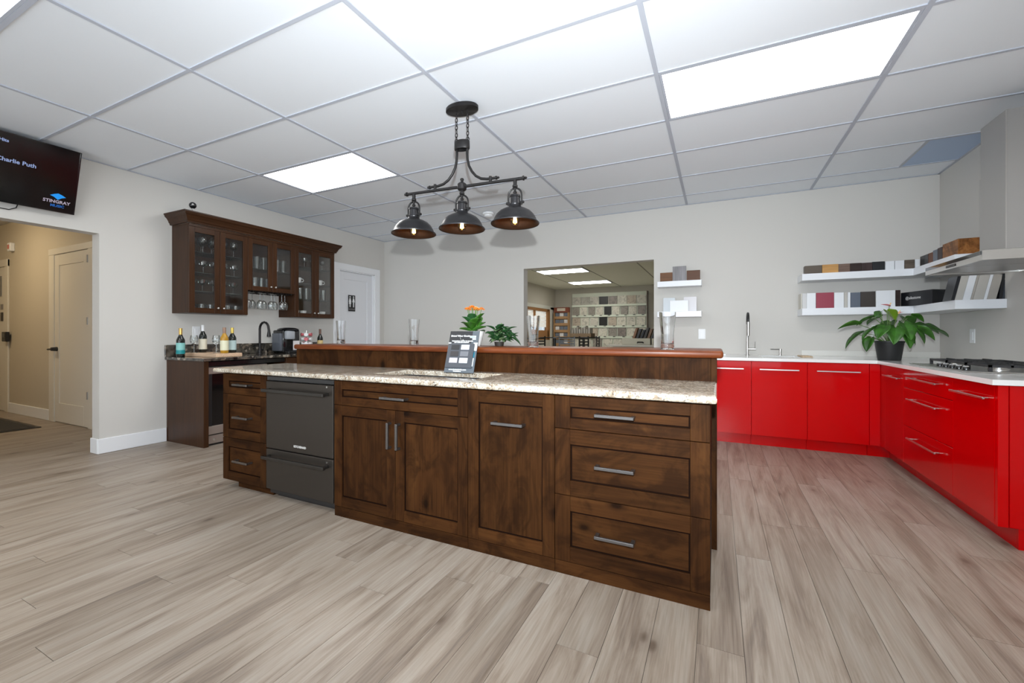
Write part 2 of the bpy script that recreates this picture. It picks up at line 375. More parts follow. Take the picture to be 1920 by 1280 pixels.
for side, b in (('left', (XL, XL + .02, YF, YB)), ('right', (XR - .02, XR, YF, YB)), ('back', (XL, XR, YB - .02, YB))):
    part('wall_angle', MB().box(*b, ZC + .001, ZC + .006), M['tee'], ceil)

# walls
def wall(name, mb, key='wall'): return struct(name, mb, M[key])
OPY0, OPY1, OPZ = .35, 1.934, 2.09
DY0, DY1, DZ = 4.775, 5.53, 2.15
T = .14
wl = MB(); ys = [YF, OPY0, OPY1, DY0, DY1, YB + T]
def wallgrid(mb, us, zs, inc, a0, a1, axis):
    """wall slab in the plane of u and z with holes"""
    tmp = MB().slab(us, zs, inc, a0, a1)
    return mb.add([(p[2], p[0], p[1]) if axis == 'x' else (p[0], p[2], p[1]) for p in tmp.v], tmp.f)
wall('wall_left', wallgrid(MB(), ys, [0, OPZ, DZ, ZC + .05], lambda i, j: not ((i == 1 and j == 0) or (i == 3 and j < 2)), XL - T, XL, 'x'))
BX0, BX1, BZ = -2.588, -.738, 2.105
wall('wall_back', wallgrid(MB(), [XL, BX0, BX1, XR + T], [0, BZ, ZC + .05], lambda i, j: not (i == 1 and j == 0), YB, YB + T, 'y'))
wall('wall_right', MB().box(XR, XR + T, YF, YB, 0, ZC + .05)); wall('wall_front', wallgrid(MB(), [XL - T, -4.7, 1.5, XR + T], [0, .25, 2.5, ZC + .05], lambda i, j: not (i == 1 and j == 1), YF - T, YF, 'y'))
t = thing('window_added', None, None, (-1.6, YF, .25), kind='structure'); M['alu'] = mat('added_window_aluminium', (.3, .3, .31), .4, .6)  # unseen window added so daylight from behind brightens the ceiling
for k in range(5): part('mullion', MB().box(-4.7 + k * 1.5375, -4.65 + k * 1.5375, YF - .09, YF - .03, .25, 2.5), M['alu'], t)
for z in (.25, 2.45): part('mullion', MB().box(-4.65, 1.45, YF - .09, YF - .03, z, z + .05), M['alu'], t)
# hall
wall('wall_hall_back', MB().box(HX0, XL - T, HY1, HY1 + .12, 0, ZC), 'hallwall'); wall('wall_hall_front', MB().box(HX0, XL - T, HY0 - .12, HY0, 0, ZC), 'hallwall')
wall('wall_hall_end', MB().box(HX0 - .12, HX0, HY0 - .12, HY1 + .12, 0, ZC), 'hallwall')
struct('ceiling_hall', MB().box(HX0 - .12, XL - T, HY0 - .12, HY1 + .12, ZC, ZC + .1), M['ceil'])
# showroom
WY0, WY1, WZ0, WZ1 = 11.97, 13.87, .95, 2.0
wall('wall_showroom_left', wallgrid(MB(), [YB + T, WY0, WY1, SY1 + T], [0, WZ0, WZ1, ZC + .05], lambda i, j: not (i == 1 and j == 1), XL - T, XL, 'x'), 'showwall')
wall('wall_showroom_back', MB().box(XL, SX1 + T, SY1, SY1 + T, 0, ZC + .05), 'showwall'); wall('wall_showroom_right', MB().box(SX1, SX1 + T, YB + T, SY1, 0, ZC + .05), 'showwall')
sc_ = struct('ceiling_showroom', MB().box(XL, SX1, YB + T, SY1, ZC, ZC + .1), M['showceil'])
for x in (-4.212, -2.922, -1.632, -.342): part('grid_runner', MB().box(x - .012, x + .012, YB + T, SY1, ZC - .006, ZC + .004), flat('showroom_grid', (.3, .3, .26), .7), sc_)

# baseboards
def bb(name, *b): return struct(name, MB().box(*b, 0, .142, .004), M['trim'])
bb('baseboard_left', XL, XL + .016, OPY1 - .014, 2.478); bb('baseboard_opening', XL - T, XL, OPY1 - .016, OPY1); bb('baseboard_left_near', XL, XL + .016, YF, OPY0)
bb('baseboard_hall', -9.3, -7.93, HY1 - .016, HY1); bb('baseboard_back', -5.26, BX0, YB - .016, YB)

# restroom door in the left wall
d = thing('door_1', None, None, (XL, (DY0 + DY1) / 2, 0), kind='structure')
part('casing', MB().box(XL, XL + .02, DY1 - .005, DY1 + .115, 0, DZ + .095, .003), M['trim'], d); part('casing', MB().box(XL, XL + .02, DY0 - .11, DY0 + .005, 0, DZ + .095, .003), M['trim'], d)
part('casing', MB().box(XL, XL + .022, DY0 - .11, DY1 + .115, DZ - .005, DZ + .095, .003), M['trim'], d)
for y in (DY0, DY1 - .018): part('jamb', MB().box(XL - T, XL, y, y + .018, 0, DZ), M['trim'], d)
part('jamb', MB().box(XL - T, XL, DY0, DY1, DZ - .018, DZ), M['trim'], d)
def shaker(parent, axis, sgn, face, u0, u1, z0, z1, st, rt, rb, m, t=.035, rec=.01):
    """shaker door slab: panel with stiles and rails; axis 'x' or 'y' is the normal, face its front, sgn the way it faces"""
    def B(a, b, z, w, f0, f1):
        lo, hi = sorted((face - sgn * f0, face - sgn * f1))
        return MB().box(lo, hi, a, b, z, w, .0015) if axis == 'x' else MB().box(a, b, lo, hi, z, w, .0015)
    p = part('door_panel', B(u0 + .01, u1 - .01, z0 + .01, z1 - .01, rec, t), m, parent)
    for a, b in ((u0, u0 + st), (u1 - st, u1)): part('stile', B(a, b, z0, z1, 0, t), m, p)
    for a, b in ((z0, z0 + rb), (z1 - rt, z1)): part('rail', B(u0 + st, u1 - st, a, b, 0, t), m, p)
    return p
shaker(d, 'x', 1, XL - .035, DY0 + .02, DY1 - .02, .01, DZ - .02, .11, .12, .2, M['door'])
sg = thing('restroom_sign', 'small black restroom sign with two white figures on the white door', 'sign', (XL - .035, 5.06, 1.51))
part('plate', MB().box(XL - .0345, XL - .031, 4.99, 5.135, 1.505, 1.765, .001), M['black'], sg)
for y, sk in ((5.025, 1), (5.098, 0)):
    fg = MB().add([(XL - .03, y + .012 * math.cos(a * math.pi / 4), 1.737 + .012 * math.sin(a * math.pi / 4)) for a in range(8)], [tuple(range(8))])
    body = [(-.009, .72), (.009, .72), (.026, .655), (.018, .648), (.011, .67), (.022, .625) if sk else (.011, .63), (.01, .62), (.01, .572), (-.01, .572), (-.01, .62), (-.022, .625) if sk else (-.011, .63), (-.011, .67), (-.018, .648), (-.026, .655)]
    fg.add([(XL - .03, y + a, 1 + b) for a, b in body], [tuple(range(len(body)))])
    part('figure', fg, M['white'], sg, label='white standing figure')
part('lettering', text_mb('RESTROOM', .024, lambda p: (XL - .0303 + p.z, 5.0625 + p.x, 1.53 + p.y)), flat('sign_grey', (.35, .33, .33), .6), sg)

# hall doors, fittings
d = thing('door_2', None, None, (-7.3, HY1, 0), kind='structure')
for a, b in ((-7.91, -7.755), (-6.815, -6.68)): part('casing', MB().box(a, b, HY1 - .02, HY1, 0, 2.235, .003), M['halldoor'], d)
part('casing', MB().box(-7.91, -6.68, HY1 - .024, HY1, 2.165, 2.245, .003), M['halldoor'], d)
p = shaker(d, 'y', -1, HY1 - .012, -7.75, -6.82, .012, 2.16, .125, .14, .24, M['halldoor'], .012, .008)
part('handle', MB().cyl((-7.68, HY1 - .012, .945), (-7.68, HY1 - .07, .945), .028, .022).tube([(-7.68, HY1 - .062, .945), (-7.74, HY1 - .066, .942), (-7.80, HY1 - .062, .94)], .011), M['black'], p, True, 'black lever handle')
for z in (.35, 1.25, 2.0): part('hinge', MB().box(-6.822, -6.808, HY1 - .03, HY1 - .012, z, z + .09), M['steeldull'], p)
d = thing('door_3', None, None, (-9.9, HY1, 0), kind='structure')
part('casing', MB().box(-9.43, -9.31, HY1 - .02, HY1, 0, 2.23, .003), M['halldoor'], d); part('casing', MB().box(-10.4, -9.31, HY1 - .024, HY1, 2.13, 2.235, .003), M['halldoor'], d)
p = shaker(d, 'y', -1, HY1 - .012, -10.3, -9.44, .012, 2.125, .12, .13, .22, M['halldoor'], .012, .008)
part('window_pane', MB().box(-10.18, -9.56, HY1 - .016, HY1 - .01, 1.7, 2.0), flat('grey_pane', (.2, .2, .2), .2), p)
sg = thing('door_notice', 'small dark notice stuck to the far hall door', 'sign', (-9.55, HY1 - .02, 1.3)); part('sheet', MB().box(-9.60, -9.50, HY1 - .0165, HY1 - .013, 1.33, 1.46), M['black'], sg); part('sheet', MB().box(-9.60, -9.50, HY1 - .0165, HY1 - .013, 1.5, 1.58), flat('notice_grey', (.25, .24, .23), .6), sg)
kp = thing('card_reader', 'black card reader box beside the far hall door', 'card reader', (-9.30, HY1 - .02, 1.03)); part('housing', MB().box(-9.36, -9.22, HY1 - .065, HY1 - .021, 1.03, 1.17, .006), M['black'], kp); part('keypad', MB().box(-9.33, -9.25, HY1 - .069, HY1 - .065, 1.09, 1.15, .002), flat('keypad_grey', (.1, .1, .1), .3), kp)
al = thing('alarm_strobe', 'white alarm strobe with red mark high on the hall wall', 'alarm', (-9.16, HY1, 2.33)); part('housing', MB().box(-9.21, -9.11, HY1 - .05, HY1, 2.33, 2.45, .006), M['white'], al); part('lens', MB().box(-9.185, -9.135, HY1 - .056, HY1 - .05, 2.36, 2.42, .002), flat('alarm_red', (.6, .18, .15), .4), al)
mt = thing('door_mat', 'dark grey door mat on the hall floor', 'mat', (-8.1, 2.0, 0)); part('pile', MB().box(-8.7, -7.46, 1.72, 2.14, .001, .012, .004), M['mat'], mt); part('rubber_edge', MB().slab([-8.74, -8.7, -7.46, -7.42], [1.68, 1.72, 2.14, 2.18], lambda i, j: not (i == 1 and j == 1), .0005, .008), M['black'], mt)
hl = thing('hall_fill_lamp', 'added unseen round warm lamp on the hall ceiling', 'lamp', (-8.3, 1.3, ZC - .09)); part('bowl', MB().lathe([(0, 0), (.1, .012), (.15, .04), (.16, .075)], -8.3, 1.3, ZC - .09), emitter('hall_fill_glow', (1, .80, .52), 75), hl, True); part('ring', MB().lathe([(.165, 0), (.175, 0), (.175, .02), (.165, .02), (.165, 0)], -8.3, 1.3, ZC - .02), M['white'], hl, True)  # out-of-view lamp added to warm and brighten the hall

# ceiling light panels
LL = ['flat square ceiling light panel left of the pendant lamp', 'long bright ceiling light panel at upper right above the floor', 'ceiling light panel cut by the upper left picture corner', 'ceiling light panel overhead near the camera', 'rear ceiling light panel on the left', 'rear ceiling light panel on the right']
for (x, y), lb in zip(LIGHTS, LL):
    t = thing('ceiling_light', lb, 'ceiling light', (x + .645, y + .3225, ZC), 'recessed ceiling light panels')
    part('frame', MB().slab([x + .014, x + .03, x + 1.26, x + 1.276], [y + .012, y + .027, y + .618, y + .633], lambda i, j: not (i == 1 and j == 1), ZC + .003, ZC + .02), M['tee'], t)
    part('diffuser', MB().box(x + .03, x + 1.26, y + .027, y + .618, ZC + .006, ZC + .014), M['panel'], t)
for y, lb in ((10.03, 'nearer strip of light on the showroom ceiling'), (12.62, 'farther strip of light on the showroom ceiling'), (7.3, 'added unseen strip of light above the showroom opening')):  # the last strip is out of view, added to brighten the showroom ceiling
    t = thing('ceiling_light', lb, 'ceiling light', (-3.55, y + .3, ZC - .03), 'showroom ceiling lights'); x = -4.18
    part('frame', MB().slab([x, x + .02, x + 1.22, x + 1.24], [y, y + .02, y + .65, y + .67], lambda i, j: not (i == 1 and j == 1), ZC - .02, ZC - .002), M['tee'], t)
    part('diffuser', MB().box(x + .02, x + 1.22, y + .02, y + .65, ZC - .015, ZC - .004), M['panel2'], t)
t = thing('smoke_detector', 'round white smoke detector on the ceiling behind the pendant', 'smoke detector', (-2.755, 4.99, ZC - .06)); part('base', MB().lathe([(0, .06), (.075, .06), (.075, .038), (.062, .03), (0, .03)], -2.755, 4.99, ZC - .06), M['white'], t, True); part('sensor', MB().lathe([(0, 0), (.045, .004), (.055, .012), (.055, .032)], -2.755, 4.99, ZC - .06), M['white'], t, True)

# wall plates
def plate(x, y, z, axis, sgn, lb, toggle=True):
    t = thing('wall_plate', lb, 'switch plate' if toggle else 'socket', (x, y, z - .06), 'white wall plates')
    def B(u, w, h, d0, d1): 
        lo, hi = sorted((d0 * sgn, d1 * sgn))
        return MB().box(x + lo, x + hi, y - w, y + w, z - h, z + h, .001) if axis == 'x' else MB().box(x - w, x + w, y + lo, y + hi, z - h, z + h, .001)
    part('cover', B(0, .04, .062, .0005, .006), M['white'], t); part('rocker', B(0, .018, .034, .006, .010), M['trim'], t)
plate(-.169, YB, 1.138, 'y', -1, 'white light switch on the back wall beside the small shelves'); plate(1.529, YB, 1.172, 'y', -1, 'white socket on the back wall behind the leafy plant', False)
plate(XR, 5.15, 1.12, 'x', -1, 'white socket on the right wall above the cooktop', False); plate(XL, 2.769, 1.162, 'x', 1, 'white socket on the left wall behind the wine bottles', False)

# ------------------------------------------------------------------ kitchen island
FY = 1.92
def pull(parent, x0, x1, z, y, m, vert=False, r=.007, out=.03):
    mb = MB()
    if vert:
        mb.box(x0 - r, x0 + r, y - out - r, y - out + r, z, x1, .002)
        for q in (z + .006, x1 - .006): mb.box(x0 - r * .8, x0 + r * .8, y - out, y, q - .006, q + .006)
    else:
        mb.box(x0, x1, y - out - r, y - out + r, z - r, z + r, .002)
        for q in (x0 + .008, x1 - .008): mb.box(q - .008, q + .008, y - out, y, z - r * .8, z + r * .8)
    return part('handle', mb, m, parent, label='gunmetal bar pull')
def front(root, kind, x0, x1, z0, z1, horiz=True, st=.062, rl=.062):
    """shaker front of the island: panel > stiles, rails"""
    g = .0015; x0 += g; x1 -= g; z0 += g; z1 -= g
    p = part(kind, MB().box(x0 + st - .012, x1 - st + .012, FY + .010, FY + .018, z0 + rl - .012, z1 - rl + .012), M['alderh'] if horiz else M['alderv'], root)
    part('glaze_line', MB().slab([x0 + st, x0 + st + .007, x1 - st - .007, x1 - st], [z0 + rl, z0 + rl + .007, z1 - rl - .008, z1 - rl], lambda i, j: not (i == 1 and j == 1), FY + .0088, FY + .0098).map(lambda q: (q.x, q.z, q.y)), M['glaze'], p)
    for a, b in ((x0, x0 + st), (x1 - st, x1)): part('stile', MB().box(a, b, FY, FY + .02, z0, z1, .0015), M['alderv'], p)
    for a, b in ((z0, z0 + rl), (z1 - rl, z1)): part('rail', MB().box(x0 + st, x1 - st, FY, FY + .02, a, b, .0015), M['alderh'], p)
    return p
ZB, ZT = .062, .846
def unit(name, lb, x0, x1, plinth=True, open_=False):
    t = thing(name, lb, 'cabinet', ((x0 + x1) / 2, 2.2, 0), 'units of the wooden island')
    b = MB()
    if open_: b.openbox(x0 + .001, x1 - .001, FY + .0205, 2.475, ZB, .851, .018)
    else: b.box(x0 + .001, x1 - .001, FY + .0205, 2.475, ZB, .851)
    part('body', b, M['alderv'], t)
    part('plinth', MB().box(x0 + .001, x1 - .001, FY + .003, FY + .02, 0, ZB - .002, .001) if plinth else MB().box(x0 + .1, x1 - .001, FY + .055, FY + .075, 0, ZB), M['alderh'], t)
    return t
LX, DWX, SKX, PUX, DRX, RX = -3.317, -2.822, -2.165, -1.185, -.699, -.024
t = unit('drawer_cabinet', 'narrow island drawer cabinet left of the dark dishwasher', LX, DWX, False)
for z0, z1 in ((.696, ZT), (.374, .696), (ZB, .374)):
    p = front(t, 'drawer', LX, DWX, z0, z1, rl=.05 if z1 - z0 < .2 else .062); pull(p, (LX + DWX) / 2 - .085, (LX + DWX) / 2 + .085, (z0 + z1) / 2, FY + .01, M['pewter'], out=.04)
t = unit('sink_cabinet', 'island sink cabinet with one drawer above two doors', SKX, PUX, True, True); mid = (SKX + PUX) / 2
p = front(t, 'drawer', SKX, PUX, .695, ZT, rl=.05); pull(p, mid - .09, mid + .09, .765, FY + .01, M['pewter'], out=.04)
for a, b, hx in ((SKX, mid, mid - .033), (mid, PUX, mid + .033)):
    p = front(t, 'door', a, b, ZB, .695, False); pull(p, hx, .625, .475, FY, M['pewter'], True)
t = unit('pullout_cabinet', 'tall single-door island cabinet with a horizontal pull near the top', PUX, DRX)
p = front(t, 'door', PUX, DRX, ZB, ZT, False); pull(p, -1.03, -.855, .686, FY + .01, M['pewter'], out=.04)
t = unit('drawer_cabinet', 'wide three-drawer island cabinet at the near right end', DRX, RX)
for z0, z1 in ((.689, ZT), (.375, .689), (ZB, .375)):
    p = front(t, 'drawer', DRX, RX, z0, z1, st=.075, rl=.05 if z1 - z0 < .2 else .07); pull(p, -.5, -.325, (z0 + z1) / 2, FY + .01, M['pewter'], out=.04)
# dishwasher
t = thing('dishwasher', 'black stainless double-drawer dishwasher in the island', 'dishwasher', (-2.49, 2.2, .0))
part('body', MB().box(DWX + .004, SKX - .004, FY + .03, 2.47, .03, .845), M['black'], t)
part('top_strip', MB().box(DWX + .006, SKX - .006, FY + .004, FY + .03, .818, .845, .001), M['gloss'], t)
for nm, z0, z1, hz in (('upper_door', .352, .812, .755), ('lower_door', .07, .345, .30)):
    p = part(nm, MB().box(DWX + .006, SKX - .006, FY - .004, FY + .029, z0, z1, .004, 2), M['slate'], t)
    h = MB().box(DWX + .03, SKX - .03, FY - .062, FY - .038, hz - .011, hz + .011, .004, 2)
    for x in (DWX + .04, SKX - .06): h.box(x, x + .02, FY - .04, FY - .004, hz - .009, hz + .009, .002)
    part('handle', h, mat('dark_handle', (.06, .055, .05), .22, .8), p, label='dark bar handle'); 
    part('button', MB().cyl((SKX - .06, FY - .004, hz + (.045 if z1 > .5 else .022)), (SKX - .06, FY - .006, hz + (.045 if z1 > .5 else .022)), .006, seg=12), M['steel'], p)
    if z1 > .5: part('badge_lettering', text_mb('KITCHENAID', .020, lambda q: (-2.475 + q.x, FY - .0045 - q.z, .385 + q.y), bold=.0006), flat('badge_grey', (.55, .54, .52), .3), p)
part('kick_plate', MB().box(DWX + .03, SKX - .002, FY + .07, FY + .09, .0, .065), M['black'], t)
# worktop, sink
CX0, CX1, CY0, CY1, CZ0, CZ1 = -3.378, .0, 1.884, 2.478, .8525, .885
SX0, SX1_, SY0_, SY1_ = -1.965, -1.21, 2.055, 2.385
bm = bmesh.new(); tmp = MB().slab([CX0, SX0, SX1_, CX1], [CY0, SY0_, SY1_, CY1], lambda i, j: not (i == 1 and j == 1), CZ0, CZ1); me = tmp.mesh('tmp'); bm.from_mesh(me); bpy.data.meshes.remove(me)
eb = [e for e in bm.edges if all(abs(v.co.y - CY0) < 1e-5 for v in e.verts) or all(abs(v.co.x - CX0) < 1e-5 for v in e.verts) or all(abs(v.co.x - CX1) < 1e-5 for v in e.verts)]
eb = [e for e in eb if abs(e.verts[0].co.z - e.verts[1].co.z) < 1e-5 and len(e.link_faces) == 2 and e.calc_face_angle(0) > .5]
bmesh.ops.bevel(bm, geom=eb, offset=.0125, segments=3, affect='EDGES', profile=.5); bm.verts.index_update()
mb = MB().add([v.co[:] for v in bm.verts], [[v.index for v in f.verts] for f in bm.faces]); bm.free()
solid('island_worktop', mb, M['granite'], 'speckled cream granite worktop with bullnose edge on the island', 'countertop', smooth=True)
t = thing('island_sink', 'black double-bowl sink set under the granite worktop', 'sink', (-1.6, 2.2, .64)); M['sinkblack'] = mat('sink_black', (.02, .021, .024), .3)
part('bowl', MB().openbox(SX0 - .012, -1.452, SY0_ - .012, SY1_ + .012, .65, .8515, .012), M['sinkblack'], t); part('bowl', MB().openbox(-1.450, SX1_ + .012, SY0_ - .012, SY1_ + .012, .69, .8515, .012), M['sinkblack'], t)
for x, z in ((-1.71, .662), (-1.33, .702)): part('drain', MB().lathe([(.045, 0), (.042, .004), (.02, .002), (0, .001)], x, 2.22, z), M['steel'], t, True)
# bar wall and bar top
t = thing('bar_wall', 'dark wood raised back of the island under the bar top', 'bar front', (-1.6, 2.55, 0))
part('panel', MB().box(-3.243, -.03, 2.480, 2.498, 0, 1.009, .001), M['alderv'], t); part('back_panel', MB().box(-3.243, -.03, 2.622, 2.64, 0, 1.009, .001), M['alderv'], t); part('core', MB().box(-3.225, -.03, 2.4985, 2.6215, 0, 1.006), M['alderv'], t)
part('end_board', MB().box(-.029, .0, 2.482, 2.70, 0, 1.009, .001), M['alderv'], t)
solid('raised_bar', MB().box(-3.232, .03, 2.44, 2.87, 1.01, 1.05, .014, 3), M['bartop'], 'long reddish brown wooden bar top above the island', 'bar top', smooth=True)

# ------------------------------------------------------------------ things on the bar
GP = [(0, 0), (.034, 0), (.037, .004), (.0355, .02), (.0335, .05), (.034, .09), (.039, .14), (.044, .19), (.0445, .208), (.0428, .208), (.0422, .19), (.0372, .14), (.0322, .09), (.0315, .05), (.031, .034), (.02, .03), (0, .029)]
for x, y, lb in ((-3.07, 2.80, 'tall clear beer glass at the far left end of the bar'), (-2.235, 2.79, 'tall clear beer glass standing alone between the white door and the brochure'), (-1.105, 2.62, 'tall clear beer glass in front of the showroom opening'), (-.249, 2.51, 'tall clear beer glass at the right end of the bar')):
    solid('beer_glass', MB().lathe(GP, x, y, 1.0503, 32), M['clear'], lb, 'glass', 'beer glasses on the bar', True)
# brochure stand
t = thing('brochure_stand', 'grey brochure with sink colour samples leaning in a stand on the worktop', 'brochure')
W2, HH = .1085, .285
B = lambda x0, x1, z0, z1, y=0, th=.0006: MB().box(x0, x1, y - th, y, z0, z1)
flat('bro_grey', (.085, .10, .115), .35); flat('bro_dark', (.018, .018, .02), .4); flat('bro_teal', (.01, .17, .26), .4); flat('bro_white', (.75, .82, .83), .4)
bd = part('card', MB().box(-W2, W2, 0, .004, 0, HH), M['bro_grey'], t)
part('photo_area', B(-W2, .06, .20, HH), M['bro_dark'], bd); part('pocket', MB().box(-W2 + .006, W2 - .018, -.012, -.002, .03, .195, .001), mat('pocket_card', (.055, .06, .07), .3), bd)
for x0, x1, z0, z1, k in ((-W2, -W2 + .019, .125, .205, 'bro_white'), (-W2, -W2 + .019, .075, .125, 'bro_teal'), (-W2, -W2 + .017, .05, .075, 'bro_white'), (W2 - .03, W2 - .002, .15, .205, 'bro_white'), (W2 - .028, W2 - .012, .105, .14, 'bro_teal'), (W2 - .025, W2 - .013, .045, .10, 'bro_white'), (.045, .088, .238, .252, 'bro_white'), (.065, .09, .226, .234, 'bro_white')): part('printed_block', B(x0, x1, z0, z1, -.0125 if z1 < .19 and x0 > -W2 and x0 < .05 else -.0006), M[k], bd)
for i, (c, r) in enumerate(((0, 0), (1, 0), (0, 1), (1, 1), (0, 2), (1, 2))):
    col = [(.02, .02, .022), (.5, .52, .6), (.035, .03, .03), (.14, .145, .16), (.42, .39, .41), (.72, .74, .78)][i]
    part('colour_sample', MB().box(-.076 + c * .074, -.016 + c * .074, -.0145, -.012, .152 - r * .045, .186 - r * .045, .0005), flat('sample%d' % i, col, .4), bd)
txt = lambda s, size, x, z, y=-.0012, bold=.0004: text_mb(s, size, lambda q: (x + q.x, y - q.z, z + q.y), bold=bold)
part('lettering', txt('Bristol Wiser Granite', .0165, -.025, .246), M['paper'], bd); part('lettering', txt('bristol', .014, .066, .241, -.0016), M['bro_teal'], bd)
part('lettering', txt('THE NATURAL BEAUTY OF GRANITE', .0095, -.008, .212), M['paper'], bd); part('lettering', txt('EASY CARE AND STRENGTH', .0085, -.012, .203), M['paper'], bd)
part('lettering', txt('www.bristolsinks.com', .0145, -.012, .016), M['paper'], bd); part('lettering', txt('bristolsinks.ca', .010, -.012, .006), M['paper'], bd)
part('faucet_mark', MB().tube([(-.03, -.001, .24), (-.012, -.001, .215)], .0016, 6).ball((-.004, -.001, .222), .0055, 8), M['steel'], bd)
part('back_foot', MB().add([(-.05, .004, .2), (.05, .004, .2), (.05, .06, 0), (-.05, .06, 0), (-.05, .007, .2), (.05, .007, .2), (.05, .063, 0), (-.05, .063, 0)], [(0, 1, 2, 3), (7, 6, 5, 4), (0, 4, 5, 1), (1, 5, 6, 2), (2, 6, 7, 3), (3, 7, 4, 0)]), M['black'], t)
t.location = (-1.512, 2.335, .886); t.rotation_euler = (R(-19), 0, R(4))
# plants on the bar
def leaf_mesh(name, L_, W, heart=True, bend=.25, n=7):
    mb = MB(); v = []; f = []
    for i in range(n + 1):
        u = i / n
        w = W * (math.sin(math.pi * min(1, u ** .6)) ** .8 if heart else math.sin(math.pi * (.08 + .92 * u ** 1.5)) ** .55) * (1 if i not in (n,) else 0)
        if heart and i == 0: w = W * .45
        z = -bend * L_ * u * u; y = L_ * u - (.12 * L_ if heart and i == 0 else 0)
        for sx in (-1, -.5, 0, .5, 1): v.append((sx * w / 2, y + (-.0 if sx == 0 else 0) + (.12 * L_ if heart and i == 0 and sx == 0 else 0), z + abs(sx) * w * .22))
    for i in range(n):
        for k in range(4): a = i * 5 + k; f.append((a, a + 1, a + 6, a + 5))
    m = mb.add(v, f); n0 = len(m.v); me = m.mesh(name, smooth=True); return me
def place_leaf(root, me, m, p, yaw, pitch, s=1, roll=0, name='leaf'):
    if not me.materials: me.materials.append(m)
    o = bpy.data.objects.new(name, me); COL.objects.link(o); o.parent = root
    o.location = p; o.rotation_euler = (Matrix.Rotation(yaw, 3, 'Z') @ Matrix.Rotation(pitch, 3, 'X') @ Matrix.Rotation(roll, 3, 'Y')).to_euler(); o.scale = (s, s, s)
    md = o.modifiers.new('thickness', 'SOLIDIFY'); md.thickness = .0012
    return o
t = thing('flowering_plant', 'orange flowering succulent in a white pot on the bar behind the brochure', 'potted plant', (-1.615, 2.7, 1.05), 'plants on the bar')
part('pot', MB().lathe([(0, 0), (.05, 0), (.056, .01), (.076, .1), (.078, .108), (.072, .108), (.066, .09), (0, .088)], -1.615, 2.7, 1.05), M['cup'], t, True)
lm = leaf_mesh('broad_leaf', .125, .095, False, .1); lm2 = leaf_mesh('broad_leaf_dark', .12, .075, False, .25)
for i in range(13):
    a = i * 2.4; place_leaf(t, lm if i % 3 else lm2, M['leaf'] if i % 3 else M['leaf2'], (.012 * math.cos(a), .012 * math.sin(a), .095 + .0045 * i), a, R(15 + 4.2 * i), .85 + .2 * random.random())
for i in range(9):
    a = i * 2.4; r = .018 + .045 * (i / 9); cx, cy, cz = r * math.cos(a), r * math.sin(a), .272 + .015 * random.random() - r * .25
    part('flower_stem', MB().tube([(-1.615, 2.7, 1.14), (-1.615 + cx * .6, 2.7 + cy * .6, 1.24), (-1.615 + cx, 2.7 + cy, 1.05 + cz)], .0022, 5), M['stem'], t)
    fm = MB()
    for q in range(12):
        b = q * 2.4; oz = .012 - .016 * q / 12; ox, oy = .022 * math.sqrt(q / 12) * math.cos(b), .022 * math.sqrt(q / 12) * math.sin(b)
        for pt in range(5):
            e = pt * 1.2566 + q; fm.add([(ox, oy, oz), (ox + .008 * math.cos(e - .4), oy + .008 * math.sin(e - .4), oz + .005), (ox + .013 * math.cos(e), oy + .013 * math.sin(e), oz - .002), (ox + .008 * math.cos(e + .4), oy + .008 * math.sin(e + .4), oz + .005)], [(0, 1, 2, 3)])
    part('flower_head', fm.map(lambda p: (p.x - 1.615 + cx, p.y + 2.7 + cy, p.z + 1.05 + cz)), M['orange'] if i % 3 else M['petal'], t, kind='stuff')
t = thing('trailing_plant', 'dark green trailing vine plant on the bar left of the showroom opening', 'potted plant', (-1.455, 2.80, 1.05), 'plants on the bar')
part('pot', MB().lathe([(0, 0), (.032, 0), (.038, .03), (.035, .03), (.033, .024), (0, .024)], -1.455, 2.80, 1.05), flat('dark_pot', (.03, .025, .02), .6), t, True)
hm = leaf_mesh('heart_leaf', .075, .06, True, .3); hm2 = leaf_mesh('heart_leaf_pale', .06, .045, True, .4); flat('pale_leaf', (.13, .2, .09), .5)
for i in range(60):
    a = i * 2.4; r = .02 + .075 * random.random(); z = .03 + .12 * random.random() * (1 - r * 3.5)
    p = (r * math.cos(a) * .85 + .015, r * math.sin(a) * .6 - .01, max(.042, z)); place_leaf(t, hm if i % 4 else hm2, M['leaf2'] if i % 4 else M['pale_leaf'], p, a - 1.57 + random.random(), R(random.uniform(-20, 50)), random.uniform(.6, 1))
for i, (x, z) in enumerate(((.06, .12), (.09, .09), (.105, .06), (.03, .14), (.0, .13))):
    part('stem', MB().tube([(-1.455, 2.80, 1.08), (-1.455 + x * .6, 2.80, 1.05 + z + .03), (-1.455 + x, 2.79, 1.05 + z)], .002, 5), M['stem'], t); place_leaf(t, hm, M['leaf2'], (x, -.01, z), R(-90 + i * 9), R(-22), .9 + (.25 if i == 2 else 0))

